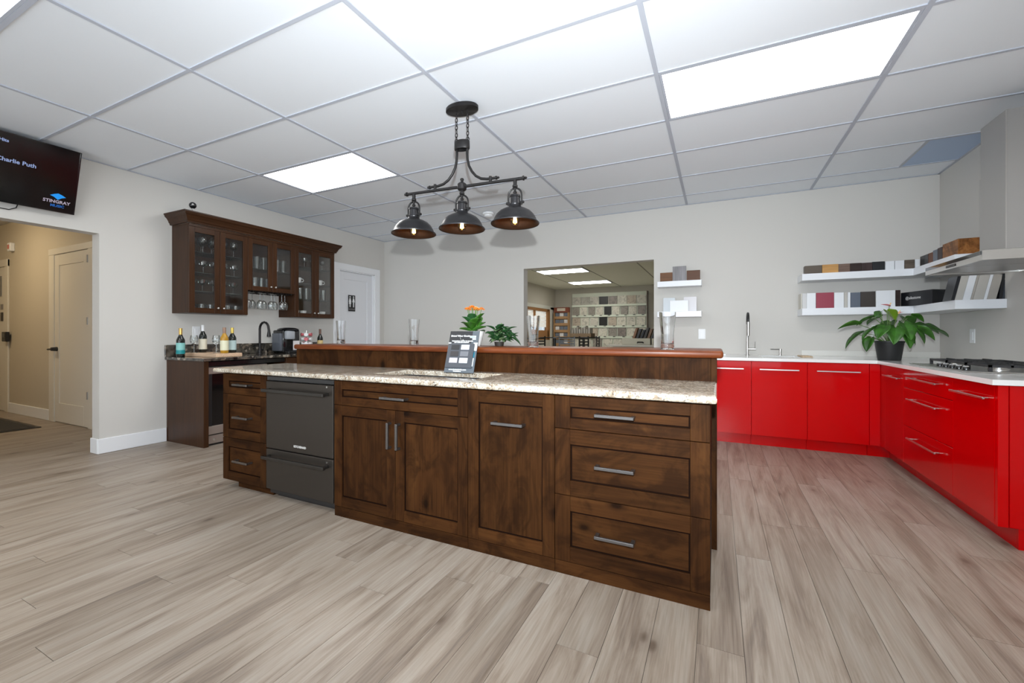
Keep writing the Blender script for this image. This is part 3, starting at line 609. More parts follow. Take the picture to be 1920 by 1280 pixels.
# ------------------------------------------------------------------ pendant lamp
t = thing('pendant_lamp', 'black three-shade island pendant lamp hanging on two chains', 'pendant lamp')
zc = ZC - .0005; can = MB().lathe([(0, 0), (.118, 0), (.124, -.006), (.124, -.026), (.118, -.03), (0, -.03)], 0, 0, zc, 36, 1, .62)
c_ = part('canopy', can, M['bronze'], t, True)
for x in (-.045, 0, .045): part('canopy_screw', MB().cyl((x, 0, zc - .03), (x, 0, zc - .05), .006, .004, 8), M['bronze'], c_)
for x in (-.045, .045):
    ch = MB(); z = zc - .045; i = 0
    while z > 2.53:
        pts = [((.009 * math.cos(a) if i % 2 else 0), (0 if i % 2 else .009 * math.cos(a)), .017 * math.sin(a)) for a in [k * math.pi / 5 for k in range(11)]]
        ch.tube([(x + a, b, z - .015 + c) for a, b, c in pts], .0028, 5, False); z -= .027; i += 1
    part('chain', ch, M['bronze'], t, True)
    part('chain_loop', MB().tube([(x + .013 * math.cos(a), 0, 2.52 + .013 * math.sin(a)) for a in [k * math.pi / 6 for k in range(13)]], .003, 6, False), M['bronze'], t, True)
part('collar', MB().lathe([(0, .06), (.056, .06), (.059, .056), (.059, .004), (.056, 0), (.05, 0), (.05, .05), (0, .05)], 0, 0, 2.452, 32, 1, .62), M['bronze'], t, True)
BZ_ = 2.188
for sg_ in (-1, 1):
    cp = [(.041, 2.47), (.041, 2.42), (.044, 2.375), (.055, 2.33), (.078, 2.287), (.11, 2.25), (.15, 2.226), (.195, 2.217), (.262, 2.216)]
    a_ = part('arm', MB().tube([(sg_ * x, 0, z) for x, z in cp], .0095, 10), M['bronze'], t, True)
    part('arm_finial', MB().lathe([(0, 0), (.013, .0), (.013, .01), (.006, .014), (.009, .022), (0, .03)], seg=12).map(lambda p: (sg_ * (.262 + p.z), p.x, 2.216 + p.y)), M['bronze'], a_, True)
    part('arm_post', MB().cyl((sg_ * .222, 0, BZ_), (sg_ * .222, 0, 2.232), .011, .011, 10), M['bronze'], a_, True)
br = part('crossbar', MB().cyl((-.462, 0, BZ_), (.462, 0, BZ_), .0105, seg=12), M['bronze'], t, True)
for sg_ in (-1, 1): part('bar_finial', MB().lathe([(0, 0), (.016, 0), (.016, .008), (.007, .013), (.01, .022), (0, .032)], seg=12).map(lambda p: (sg_ * (.462 + p.z), p.x, BZ_ + p.y)), M['bronze'], br, True)
part('centre_hub', MB().lathe([(0, -.03), (.022, -.03), (.032, -.02), (.034, .014), (.026, .024), (.012, .03), (.009, .04), (.014, .05), (.011, .058), (0, .062)], 0, 0, BZ_, 20), M['bronze'], t, True)
for x in (-.405, 0, .405):
    prof = [(.164, 1.883), (.165, 1.889), (.158, 1.896), (.150, 1.901), (.142, 1.922), (.128, 1.946), (.107, 1.967), (.08, 1.982), (.055, 1.990), (.044, 1.998), (.04, 2.012)]
    sh = part('shade', MB().lathe(prof, x, 0, 0, 40), M['shade'], t, True)
    part('shade_lining', MB().lathe([(r - .004, z - .002) for r, z in prof[1:]] + [(0, 2.008)], x, 0, 0, 40), M['shadein'], sh, True)
    part('socket', MB().lathe([(.041, 2.008), (.043, 2.016), (.036, 2.02), (.034, 2.062), (.038, 2.066), (.036, 2.078), (.02, 2.084), (0, 2.086)], x, 0, 0, 20), M['shade'], sh, True)
    part('socket', MB().lathe([(.0, 1.95), (.018, 1.95), (.02, 2.0)], x, 0, 0, 16), M['bronze'], sh, True)
    yk = MB().tube([(x + .049 * math.cos(a), 0, 2.075 + .052 * math.sin(a)) for a in [k * math.pi / 10 for k in range(11)]], .0065, 8).cyl((x - .049, 0, 2.076), (x - .049, 0, 2.012), .0065, seg=8).cyl((x + .049, 0, 2.076), (x + .049, 0, 2.012), .0065, seg=8)
    y_ = part('yoke', yk, M['bronze'], t, True)
    for s2 in (-1, 1): part('yoke_knob', MB().cyl((x + s2 * .034, 0, 2.028), (x + s2 * .064, 0, 2.028), .009, seg=10), M['bronze'], y_, True)
    part('hanger', MB().lathe([(0, 2.18), (.013, 2.18), (.013, 2.15), (.018, 2.146), (.018, 2.134), (.008, 2.128), (.008, 2.106), (.014, 2.10), (.008, 2.088), (0, 2.086)], x, 0, 0, 14), M['bronze'], t, True)
    bl = part('bulb', MB().lathe([(.013, 1.952), (.016, 1.944), (.028, 1.925), (.031, 1.908), (.026, 1.888), (.014, 1.877), (0, 1.875)], x, 0, 0, 18), M['bulbglass'], t, True)
    fm = MB()
    for k in range(6):
        a = k * math.pi / 3; fm.tube([(x + .008 * math.cos(a), .008 * math.sin(a), 1.94), (x + .011 * math.cos(a + .4), .011 * math.sin(a + .4), 1.892)], .0022, 5)
    fm.ball((x, 0, 1.915), .007, 8); part('filament', fm, M['filament'], bl, kind='stuff')
t.location = (-1.64, 2.58, 0); t.rotation_euler = (0, 0, R(4.5))

# ------------------------------------------------------------------ television
t = thing('television', 'black wall television tilted down above the hall opening', 'television')
TW, TH_ = 1.14, .55
part('casing', MB().box(-TW, 0, 0.006, .05, 0, TH_, .004), M['black'], t)      # local: x along the wall, front at y = 0 facing -y
part('screen', MB().box(-TW + .008, -.008, 0.002, .006, .012, TH_ - .008), M['screen'], t)
part('bezel', MB().slab([-TW, -TW + .008, -.008, 0], [0, .012, TH_ - .008, TH_], lambda i, j: not (i == 1 and j == 1), 0, .006).map(lambda p: (p.x, p.z, p.y)), M['gloss'], t)
scr = lambda s, size, x, z, bold=.001: text_mb(s, size, lambda q: (x - 0 + q.x, 0.0016 - q.z, z + q.y), 'RIGHT', bold)
part('lettering', scr('One Call Away, Charlie Puth', .044, -.262, .325), M['lilac'], t); part('lettering', scr('Hot Adult Hits', .032, -.425, .475), M['lilac'], t)
part('lettering', scr('STINGRAY', .036, -.035, .075), flat('screen_white', (.1, .1, .1), .5, emit=(.5, .42, .55), es=.55), t); part('lettering', scr('MUSIC', .03, -.07, .042), mat('screen_blue', (.0, .02, .05), .4, emit=(.01, .10, .4), es=.8), t)
part('logo', MB().add([(-.165, 0.0014, .135), (-.14, 0.0014, .15), (-.115, 0.0014, .16), (-.09, 0.0014, .15), (-.065, 0.0014, .135), (-.09, 0.0014, .125), (-.115, 0.0014, .105), (-.14, 0.0014, .125)], [tuple(range(8))]), M['cyan'], t)
part('wall_bracket', MB().box(-.75, -.35, .05, .13, .16, .4), M['black'], t)
t.rotation_mode = 'XYZ'
tilt = math.asin(.14 / .5)
# columns: image of local x, y, z
ax, az = Vector((0, 1, 0)), Vector((math.sin(tilt), 0, math.cos(tilt))); ay = Vector((-math.cos(tilt), 0, math.sin(tilt)))
t.rotation_euler = Matrix((ax, ay, az)).transposed().to_euler()
t.location = (-5.205, 1.735, 2.205)
solid('television_cable', MB().tube([(XL + .012, 1.10, 2.24), (XL + .012, 1.2, 2.17), (XL + .012, 1.36, 2.165), (XL + .014, 1.40, 2.19), (XL + .02, 1.415, 2.25)], .004, 6), M['black'], 'thin dark cable looping under the television', 'cable', smooth=True)

# ------------------------------------------------------------------ wine bar on the left wall
XF = -4.958
def wall_unit(lb, y0, y1, z0, z1, shelves):
    t = thing('glass_cabinet', lb, 'cabinet', (-5.12, (y0 + y1) / 2, z0), 'dark wall cabinets above the wine bar')
    k = .018; y0 += .001; y1 -= .001
    for nm, b in (('side', (XL + .001, XF - .021, y0, y0 + k, z0, z1)), ('side', (XL + .001, XF - .021, y1 - k, y1, z0, z1)), ('bottom', (XL + .001, XF - .021, y0 + k, y1 - k, z0, z0 + k)), ('top', (XL + .001, XF - .021, y0 + k, y1 - k, z1 - k, z1)), ('back', (XL + .001, XL + .008, y0 + k, y1 - k, z0 + k, z1 - k))):
        part(nm, MB().box(*b), M['walnutv'], t)
    for z in shelves: part('glass_shelf', MB().box(XL + .012, XF - .035, y0 + k + .002, y1 - k - .002, z - .006, z), M['shelfglass'], t)
    ym = (y0 + y1) / 2
    for a, b, ky in ((y0, ym - .0015, ym - .03), (ym + .0015, y1, ym + .03)):
        st = .056; zt = z1 - .03
        p = part('door', MB().box(XF - .012, XF - .009, a + st - .006, b - st + .006, z0 + st, zt - st + .006), M['glass'], t, label='clear glass door pane')
        for u, w in ((a, a + st), (b - st, b)): part('stile', MB().box(XF - .02, XF, u, w, z0 + .003, zt, .002), M['walnutv'], p)
        for u, w in ((z0 + .003, z0 + st), (zt - st, zt)): part('rail', MB().box(XF - .02, XF, a + st, b - st, u, w, .002), M['walnuty'], p)
        part('knob', MB().cyl((XF, ky, z0 + .06), (XF + .014, ky, z0 + .06), .005, .006, 10).ball((XF + .02, ky, z0 + .06), .012, 10), M['steel'], p, True)
    part('frieze', MB().box(XF - .02, XF, y0, y1, z1 - .028, z1), M['walnuty'], t)
    return t
U = ((2.531, 3.151, 1.361), (3.151, 3.767, 1.655), (3.767, 4.402, 1.361)); UZ = 2.30
wall_unit('left glass-door wall cabinet full of stemware', *U[0], UZ, (1.60, 1.80, 2.02)); wall_unit('short middle glass-door wall cabinet above the hanging wine glasses', *U[1], UZ, (1.93,)); wall_unit('right glass-door wall cabinet holding cups and tumblers', *U[2], UZ, (1.61, 1.82, 2.04))
cp = [(0, 2.301), (.02, 2.301), (.022, 2.318), (.03, 2.325), (.036, 2.345), (.05, 2.368), (.066, 2.382), (.07, 2.40), (.076, 2.402), (.076, 2.414), (0, 2.414)]
cm = MB(); path = [(XL, 2.531, 0, -1), (XF, 2.531, 1, -1), (XF, 4.402, 1, 1), (XL, 4.402, 0, 1)]; n = len(cp)
for (x, y, sx, sy) in path: cm.v += [(x + o * sx, y + o * sy, z) for o, z in cp]
for i in range(3):
    for k in range(n): cm.f.append((i * n + k, i * n + (k + 1) % n, (i + 1) * n + (k + 1) % n, (i + 1) * n + k))
cm.f += [tuple(range(n)), tuple(range(3 * n, 4 * n))]
solid('crown_moulding', cm, M['walnuty'], 'dark wood crown moulding along the top of the wall cabinets', 'moulding')
t = thing('webcam', 'small round black camera on a stalk above the wall cabinet', 'camera', (-5.06, 2.62, 2.414))
part('stalk', MB().cyl((-5.06, 2.62, 2.4145), (-5.06, 2.62, 2.50), .007, seg=10).cyl((-5.06, 2.62, 2.4145), (-5.06, 2.62, 2.42), .02, seg=12), M['steeldull'], t, True); b_ = part('ball', MB().ball((-5.06, 2.62, 2.515), .035, 16), M['gloss'], t, True); part('lens', MB().cyl((-5.03, 2.605, 2.515), (-5.018, 2.598, 2.515), .012, .01, 12), M['steel'], b_)
# glassware
def ware(kind, lb, cat, group):
    t = thing(kind, lb, cat, (0, 0, 0), group)
    if kind == 'wine_glass':
        part('bowl', MB().lathe([(.004, .085), (.022, .095), (.036, .12), (.039, .145), (.034, .175), (.031, .19)], seg=14), M['ware'], t, True); part('stem', MB().lathe([(.004, .085), (.0035, .05), (.005, .006), (.032, .002), (.033, 0), (0, 0)], seg=14), M['ware'], t, True)
    elif kind == 'tumbler': part('wall', MB().lathe([(.033, .006), (.036, .12), (.038, .155), (.036, .155), (.034, .12), (.031, .015), (0, .013)], seg=14), M['ware'], t, True); part('base', MB().lathe([(0, 0), (.032, 0), (.033, .006), (.031, .0145), (0, .012)], seg=14), M['ware'], t, True)
    elif kind == 'rocks_glass': part('wall', MB().lathe([(.036, .006), (.04, .085), (.038, .085), (.034, .016), (0, .014)], seg=14), M['ware'], t, True); part('base', MB().lathe([(0, 0), (.035, 0), (.036, .006), (.034, .0155), (0, .013)], seg=14), M['ware'], t, True)
    elif kind == 'coffee_cup':
        part('bowl', MB().lathe([(0, 0), (.026, 0), (.034, .02), (.04, .06), (.0405, .075), (.038, .075), (.035, .03), (0, .012)], seg=16), M['cup'], t, True); part('handle', MB().tube([(.037, 0, .062), (.06, 0, .058), (.066, 0, .04), (.056, 0, .022), (.034, 0, .02)], .005, 6), M['cup'], t, True)
    elif kind == 'cocktail_glass': part('bowl', MB().lathe([(.004, .075), (.02, .085), (.045, .10), (.05, .135)], seg=14), M['ware'], t, True); part('stem', MB().lathe([(.004, .075), (.004, .01), (.034, .002), (.034, 0), (0, 0)], seg=14), M['ware'], t, True)
    return t
protos = {}
ORD = ('first', 'second', 'third', 'fourth', 'fifth', 'sixth', 'seventh', 'eighth')
def put(kind, lb0, cat, group, spots, rz=0, flip=False):
    n_front = len([q for q in spots if q[0] == spots[0][0]])
    for i, (x, y, z) in enumerate(spots):
        lb = lb0
        if len(spots) > 1 and not flip: lb = '%s from left, %s-row %s' % (ORD[i if i < n_front else i - n_front], 'front' if i < n_front else 'rear', lb0)
        elif flip: lb = lb0
        if kind not in protos:
            t = ware(kind, lb, cat, group); protos[kind] = t; t.location = (x, y, z); t.rotation_euler = (math.pi if flip else 0, 0, rz)
        else:
            t = dup(protos[kind], (x, y, z), rz, lb, group)
            if flip: t.rotation_euler = (math.pi, 0, rz)
def rowspots(y0, y1, n, z, xs=(-5.09, -5.18)): return [(xs[r], y0 + (y1 - y0) * (i + .5 + (.25 if r else 0)) / n, z) for r in range(len(xs)) for i in range(n - r)]
put('wine_glass', 'stemmed glass on the top shelf of the left glass cabinet', 'wine glass', 'stemware on the top shelf', rowspots(2.57, 3.12, 5, 2.02))
put('cocktail_glass', 'wide stemmed glass on the second shelf of the left glass cabinet', 'glass', 'wide stemware on the second shelf', rowspots(2.57, 3.12, 5, 1.80, (-5.08,)))
put('cocktail_glass', 'wide stemmed glass on the third shelf of the left glass cabinet', 'glass', 'wide stemware on the third shelf', rowspots(2.57, 3.12, 5, 1.60, (-5.1,)))
put('rocks_glass', 'short tumbler on the floor of the left glass cabinet', 'glass', 'short tumblers at the bottom', rowspots(2.57, 3.12, 6, 1.3795, (-5.07, -5.17)))
put('tumbler', 'tall tumbler on the upper shelf of the middle glass cabinet', 'glass', 'tall tumblers on the upper shelf', rowspots(3.2, 3.73, 6, 1.93, (-5.08, -5.18)))
put('tumbler', 'tall tumbler on the floor of the middle glass cabinet', 'glass', 'tall tumblers at the bottom', rowspots(3.19, 3.6, 5, 1.6735, (-5.08, -5.18)))
put('cocktail_glass', 'wide stemmed glass on the top shelf of the right glass cabinet', 'glass', 'stemware in the right cabinet', rowspots(3.8, 4.38, 4, 2.04, (-5.1,)))
put('coffee_cup', 'white coffee cup on the second shelf of the right glass cabinet', 'cup', 'white cups on the shelf', [(-5.07, 3.9, 1.82), (-5.07, 4.24, 1.82)], .9)
put('tumbler', 'tall tumbler on the lower shelf of the right glass cabinet', 'glass', 'tumblers on the lower shelf', rowspots(3.8, 4.36, 6, 1.61, (-5.08,)))
put('coffee_cup', 'white coffee cup on the floor of the right glass cabinet', 'cup', 'white cups at the bottom', [(-5.06, 3.86, 1.3795), (-5.06, 3.97, 1.3795), (-5.06, 4.17, 1.3795), (-5.06, 4.28, 1.3795)], -.9)
rk = thing('stemware_rack', 'dark wire rack under the middle cabinet', 'rack', (-5.12, 3.46, 1.64))
for i in range(8):
    for dy in (-.022, .022): part('wire', MB().box(XL + .03, XF - .01, 3.2 + i * .072 + dy - .003, 3.2 + i * .072 + dy + .003, 1.640, 1.6535), M['bronze'], rk)
for i in range(8): put('wine_glass', ORD[i] + ' wine glass from the left hanging upside down under the middle cabinet', 'wine glass', 'hanging wine glasses', [(-5.03 - .04 * (i % 2), 3.2 + i * .072, 1.6395)], 0, True)

# lower run
BXF = -4.60
t = thing('end_panel', 'glossy dark wood end panel of the wine bar', 'cabinet', (-4.94, 2.5, 0)); part('board', MB().box(XL + .001, -4.608, 2.482, 2.528, 0, .864, .001), M['walnutv'], t); part('edge_strip', MB().box(-4.608, -4.603, 2.482, 2.528, 0, .864, .001), M['walnutv'], t)
t = thing('wine_fridge', 'stainless and black glass wine fridge under the dark counter', 'fridge', (-4.9, 2.85, 0)); Y0, Y1 = 2.532, 3.17
part('body', MB().box(XL + .01, -4.66, Y0, Y1, .0, .84), M['black'], t); dr = part('door', MB().box(-4.655, -4.645, Y0 + .035, Y1 - .03, .19, .74), mat('dark_glass', (.006, .005, .005), .05), t, label='dark glass door')
flat('fridge_steel', (.42, .36, .32), .35, metal=.7)
for z0, z1 in ((.73, .80), (.115, .20)): part('rail', MB().box(-4.658, -4.632, Y0 + .005, Y1 - .005, z0, z1, .003), M['fridge_steel'], dr)
for a in (Y0 + .005, Y1 - .045): part('stile', MB().box(-4.658, -4.632, a, a + .04, .2, .73, .003), M['black'], dr)
part('vent_grille', MB().box(-4.658, -4.64, Y0 + .005, Y1 - .005, .02, .105, .003), M['fridge_steel'], t); part('lock', MB().cyl((-4.64, 2.6, .06), (-4.636, 2.6, .06), .012, seg=12), M['chrome'], t)
part('handle', MB().cyl((-4.605, Y1 - .025, .25), (-4.605, Y1 - .025, .7), .009, seg=10), M['steel'], dr, True); part('top_grille', MB().box(-4.655, -4.61, Y0, Y1 + .2, .81, .858, .004), M['gloss'], t)
t = thing('base_cabinet', 'dark wood base cabinet of the wine bar behind the island', 'cabinet', (-4.9, 3.8, 0)); part('body', MB().box(XL + .001, -4.625, 3.38, 4.42, .09, .864), M['walnutv'], t); part('toe_kick', MB().box(XL + .02, -4.69, 3.38, 4.42, 0, .09), M['black'], t)
for a, b in ((3.383, 3.898), (3.902, 4.417)):
    dd = part('drawer', MB().box(-4.624, -4.604, a, b, .70, .858, .002), M['walnuty'], t); part('handle', MB().box(-4.58, -4.57, (a + b) / 2 - .08, (a + b) / 2 + .08, .775, .787, .002).box(-4.604, -4.575, (a + b) / 2 - .07, (a + b) / 2 - .06, .777, .785).box(-4.604, -4.575, (a + b) / 2 + .06, (a + b) / 2 + .07, .777, .785), M['bronze'], dd); part('door', MB().box(-4.624, -4.604, a, b, .094, .695, .002), M['walnutv'], t)
solid('bar_counter', MB().box(XL + .001, -4.572, 2.462, 4.44, .865, .895, .006, 2), M['darkgranite'], 'black speckled granite counter of the wine bar', 'countertop'); solid('bar_backsplash', MB().box(XL + .001, XL + .021, 2.462, 4.44, .8955, 1.022, .002), M['darkgranite'], 'low black granite backsplash on the left wall', 'backsplash')
# items on it
solid('cutting_board', MB().box(-5.235, -4.66, 2.63, 2.90, .8955, .934, .005, 2), wood('board_maple', (.45, .27, .16), (.62, .42, .28), (.72, .52, .36), 'x', 0, .5, 0, 1, .05), 'thick pale wood cutting board under the wine bottles', 'cutting board')
def bottle(lb, x, y, z, gl, cap, label_m, tall=.30, r=.038, shoulder=.19, extra=None):
    t = thing('wine_bottle', lb, 'bottle', (x, y, z), 'bottles on the wine bar')
    s = tall / .30
    part('glass_body', MB().lathe([(0, .004), (r * .6, 0), (r - .003, .002), (r, .01), (r, shoulder * s * .93), (r * .9, shoulder * s), (r * .55, (shoulder + .028) * s), (.0145, (shoulder + .045) * s), (.0135, .285 * s), (.015, .287 * s), (.015, .30 * s), (0, .30 * s)], x, y, z, 20), gl, t, True)
    if cap: part('capsule', MB().lathe([(.0155, .236 * s), (.0155, .298 * s), (.0165, .299 * s), (.0165, .303 * s), (0, .304 * s)], x, y, z, 18), cap, t, True)
    lb_ = part('label_band', MB().lathe([(r + .0006, .035 * s), (r + .0006, .15 * s)], x, y, z, 24), label_m, t, True)
    if extra: part('label_mark', MB().lathe([(r + .001, .036 * s), (r + .001, .075 * s)], x, y, z, 24), extra, lb_, True)
dg = mat('dark_bottle_glass', (.006, .008, .006), .06, coat=.3); gold = mat('gold_capsule', (.62, .40, .12), .35, .6)
bottle('wine bottle with teal label and gold capsule at the left counter end', -5.06, 2.505, .8955, dg, gold, flat('teal_label', (.22, .50, .47), .5), .30, extra=flat('teal_deep', (.0, .22, .24), .5))
bottle('dark wine bottle with cream label and white capsule', -5.14, 2.762, .9345, dg, M['white'], flat('cream_label', (.68, .63, .5), .5), .30)
bottle('amber wine bottle with pale label and brown stopper', -4.70, 2.735, .9345, mat('amber_glass', (.42, .22, .02), .08, coat=.3), mat('cork_brown', (.3, .18, .12), .5), flat('ivory_label', (.72, .70, .5), .5), .27)
bottle('dark wine bottle with pale blue label and yellow capsule', -4.76, 2.852, .9345, dg, mat('yellow_capsule', (.62, .46, .1), .4, .4), flat('pale_blue_label', (.45, .58, .58), .5), .27)
bottle('dark liqueur bottle with tan label beside the pod carousel', -5.08, 4.26, .8955, dg, mat('brown_cap', (.12, .05, .03), .4), flat('tan_label', (.62, .46, .2), .5), .31)
put('wine_glass', 'empty wine glass between the teal bottle and the white-capped bottle', 'wine glass', 'glasses on the cutting board', [(-5.13, 2.668, .9345)]); put('wine_glass', 'empty wine glass left of the amber bottle', 'wine glass', 'glasses on the cutting board', [(-4.87, 2.75, .9345)])
t = thing('bar_faucet', 'dark bronze gooseneck faucet on the black counter', 'faucet', (-5.14, 3.415, .8955)); x, y = -5.14, 3.415
part('base', MB().lathe([(0, 0), (.03, 0), (.03, .008), (.022, .014), (.02, .06), (.017, .065), (0, .065)], x, y, .8955, 18), M['bronze'], t, True)
part('neck', MB().tube([(x, y, .95), (x, y, 1.20)] + [(x + .085 - .085 * math.cos(a), y, 1.20 + .085 * math.sin(a)) for a in [k * math.pi / 8 for k in range(1, 9)]] + [(x + .172, y, 1.185)], .0135, 12), M['bronze'], t, True)
part('spray_head', MB().lathe([(.014, .0), (.016, -.02), (.024, -.075), (.022, -.085), (0, -.085)], x + .174, y, 1.19, 16), M['bronze'], t, True); part('lever', MB().cyl((x, y + .015, .94), (x, y + .045, .94), .012, seg=10).tube([(x, y + .04, .94), (x + .01, y + .05, .99), (x + .02, y + .055, 1.02)], .006, 8), M['bronze'], t, True)
t = thing('coffee_maker', 'black single-serve coffee maker with grey front on the wine bar', 'coffee maker', (-5.06, 3.75, .8955)); X, Y = -5.06, 3.75
part('body', MB().box(X - .14, X + .06, Y - .125, Y + .125, .8955, 1.19, .02, 3), M['gloss'], t, True); part('lid', MB().lathe([(0, .04), (.09, .034), (.125, .018), (.135, 0), (0, 0)], X - .01, Y, 1.185, 28, 1.05, .98), M['gloss'], t, True)
part('brew_head', MB().box(X + .0605, X + .12, Y - .11, Y + .01, 1.07, 1.18, .015, 2), mat('grey_head', (.35, .37, .4), .25), t, True); part('water_tank', MB().box(X - .1, X + .06, Y - .165, Y - .1255, .92, 1.15, .012, 2), mat('tank_grey', (.10, .11, .13), .1), t, True); part('drip_tray', MB().box(X + .0605, X + .14, Y - .1, Y + .05, .8955, .92, .005), M['black'], t); part('panel_label', MB().box(X + .0605, X + .064, Y + .02, Y + .115, .93, 1.05, .001), flat('label_red_white', (.72, .68, .68), .5), t)
t = thing('pod_carousel', 'wire carousel of round coffee pods beside the coffee maker', 'pod carousel', (-5.06, 4.02, .8955)); part('base', MB().lathe([(0, 0), (.075, 0), (.075, .008), (.012, .012), (.008, .29), (0, .3)], -5.06, 4.02, .8955, 20), M['chrome'], t, True)
for k in range(5):
    for i in range(4):
        a = k * 1.2566 + .5; cx, cy = -5.06 + .05 * math.cos(a), 4.02 + .05 * math.sin(a); z = .945 + i * .062
        p = part('coffee_pod', MB().lathe([(0, 0), (.025, 0), (.025, .003), (.021, .005), (.017, .035), (0, .035)], seg=14).map(lambda q: (cx + (.02 - q.z) * math.cos(a) - q.x * math.sin(a), cy + (.02 - q.z) * math.sin(a) + q.x * math.cos(a), z + q.y)), M['paper'] if (i + k) % 3 else flat('pod_red%d%d' % (i, k), (.55, .12, .14), .5), t, True)

# ------------------------------------------------------------------ red kitchen
RFX, RFY, RZ0, RZ1 = 1.345, 4.96, .112, .862
def bar_handle(p, a0, a1, z, face, axis):
    mb = MB()
    if axis == 'y':
        mb.box(a0, a1, face - .036, face - .024, z - .006, z + .006, .002)
        for q in (a0 + .03, a1 - .03): mb.cyl((q, face, z), (q, face - .03, z), .005, seg=8)
    else:
        mb.box(face - .036, face - .024, a0, a1, z - .006, z + .006, .002)
        for q in (a0 + .03, a1 - .03): mb.cyl((face, q, z), (face - .03, q, z), .005, seg=8)
    return part('handle', mb, M['steel'], p, label='brushed steel bar handle')
RED = 'units of the red kitchen'
for x0, x1, lb in ((-.16, .315, 'red base cabinet half hidden behind the island end'), (.315, .79, 'red base cabinet below the steel faucet and sink'), (.79, 1.265, 'red base cabinet below the black box, next to the inner corner')):
    t = thing('base_cabinet', lb, 'cabinet', ((x0 + x1) / 2, 5.36, 0), RED)
    part('body', MB().box(x0 + .001, x1 - .001, RFY + .021, YB - .002, RZ0, .60) if .3 < x0 < .5 else MB().box(x0 + .001, x1 - .001, RFY + .021, YB - .002, RZ0, .864), M['redbody'], t); part('toe_kick', MB().box(x0 + .001, x1 - .001, RFY + .075, RFY + .09, 0, RZ0 - .002), M['red'], t)
    d = part('door', MB().box(x0 + .0015, x1 - .0015, RFY, RFY + .02, RZ0, RZ1, .0015), M['red'], t); bar_handle(d, x0 + .07, x1 - .07, .783, RFY, 'y')
t = thing('corner_unit', 'red corner filler where the two cabinet runs meet', 'cabinet', (1.3, 5.0, 0), RED)
part('filler', MB().box(1.267, 1.344, RFY + .001, RFY + .02, RZ0, RZ1, .001), M['red'], t); part('filler', MB().box(RFX + .001, RFX + .02, 4.842, RFY + .02, RZ0, RZ1, .001), M['red'], t); part('toe_kick', MB().box(1.267, RFX + .09, RFY + .075, RFY + .09, 0, RZ0 - .002), M['red'], t); part('toe_kick', MB().box(RFX + .085, RFX + .1, 4.842, RFY + .09, 0, RZ0 - .002), M['red'], t); part('body', MB().box(1.40, 2.03, 4.99, 5.76, RZ0, .864), M['redbody'], t)
def runit(y0, y1, lb, splits, hs):
    t = thing('base_cabinet', lb, 'cabinet', (1.7, (y0 + y1) / 2, 0), RED)
    part('body', MB().box(RFX + .021, XR - .002, y0 + .001, y1 - .001, RZ0, .864), M['redbody'], t); part('toe_kick', MB().box(RFX + .085, RFX + .1, y0 + .001, y1 - .001, 0, RZ0 - .002), M['red'], t)
    for (z0, z1), (h0, h1, hz) in zip(splits, hs):
        d = part('drawer' if len(splits) > 1 else 'door', MB().box(RFX, RFX + .02, y0 + .0015, y1 - .0015, z0 + .0015, z1 - .0015, .0015), M['red'], t); bar_handle(d, h0, h1, hz, RFX, 'x')
runit(4.43, 4.84, 'narrow red door cabinet in the inner corner of the right run', [(RZ0, RZ1)], [(4.47, 4.80, .775)])
runit(3.64, 4.43, 'red three-drawer cabinet under the cooktop', [(.714, RZ1), (.414, .714), (RZ0, .414)], [(3.80, 4.28, .80), (3.80, 4.28, .635), (3.80, 4.28, .335)])
runit(3.19, 3.64, 'red door cabinet at the near end of the right run', [(RZ0, RZ1)], [(3.22, 3.60, .785)])
t = thing('end_panel', 'red end panel facing the room on the near end of the right run', 'cabinet', (1.7, 3.17, 0), RED); part('post', MB().box(RFX + .001, 1.388, 3.162, 3.188, RZ0, RZ1, .0015), M['red'], t); part('panel', MB().box(1.392, XR - .002, 3.165, 3.188, RZ0, RZ1, .0015), M['red'], t); part('toe_kick', MB().box(1.43, XR - .002, 3.175, 3.19, 0, RZ0 - .002), M['red'], t)
solid('white_worktop', MB().slab([-.18, .43, .775, 1.315, XR - .001], [3.137, 4.94, 5.21, 5.60, YB - .001], lambda i, j: (j >= 1 or i == 3) and not (i == 1 and j == 2), .866, .895), M['quartz'], 'white L-shaped quartz worktop on the red cabinets', 'countertop')
solid('white_upstand', MB().box(.86, XR - .001, YB - .016, YB - .001, .8955, .955, .001), mat('upstand_white', (.72, .71, .67), .3), 'low pale upstand along the back wall behind the leafy plant', 'upstand')
t = thing('kitchen_sink', 'stainless steel sink in the white worktop', 'sink', (.6, 5.4, .68)); part('bowl', MB().openbox(.418, .787, 5.198, 5.612, .68, .8655, .008), M['steel'], t); part('drain', MB().lathe([(.04, 0), (.037, .003), (0, .001)], .6, 5.42, .689), M['chrome'], t)
part('rim_rack', MB().box(.44, .765, 5.225, 5.235, .889, .8945), M['steeldull'], t)
t = thing('kitchen_faucet', 'tall steel faucet with black spray neck on the white worktop', 'faucet', (.318, 5.64, .8955)); x, y = .318, 5.64
part('column', MB().lathe([(0, 0), (.024, 0), (.024, .006), (.015, .01), (.0145, .20), (.013, .205), (.0125, .37), (0, .372)], x, y, .8955, 16), M['steel'], t, True)
part('hose_neck', MB().tube([(x, y, 1.25)] + [(x, y - .075 + .075 * math.cos(a), 1.30 + .075 * math.sin(a)) for a in [k * math.pi / 8 for k in range(9)]] + [(x, y - .15, 1.27)], .013, 12), M['black'], t, True)
part('spray_head', MB().cyl((x, y - .15, 1.275), (x, y - .15, 1.12), .0165, .0155, 14), M['steel'], t, True); part('lever', MB().cyl((x, y, .965), (x + .085, y, .965), .011, seg=10).cyl((x + .075, y, .965), (x + .078, y, 1.05), .005, seg=8), M['steel'], t, True)
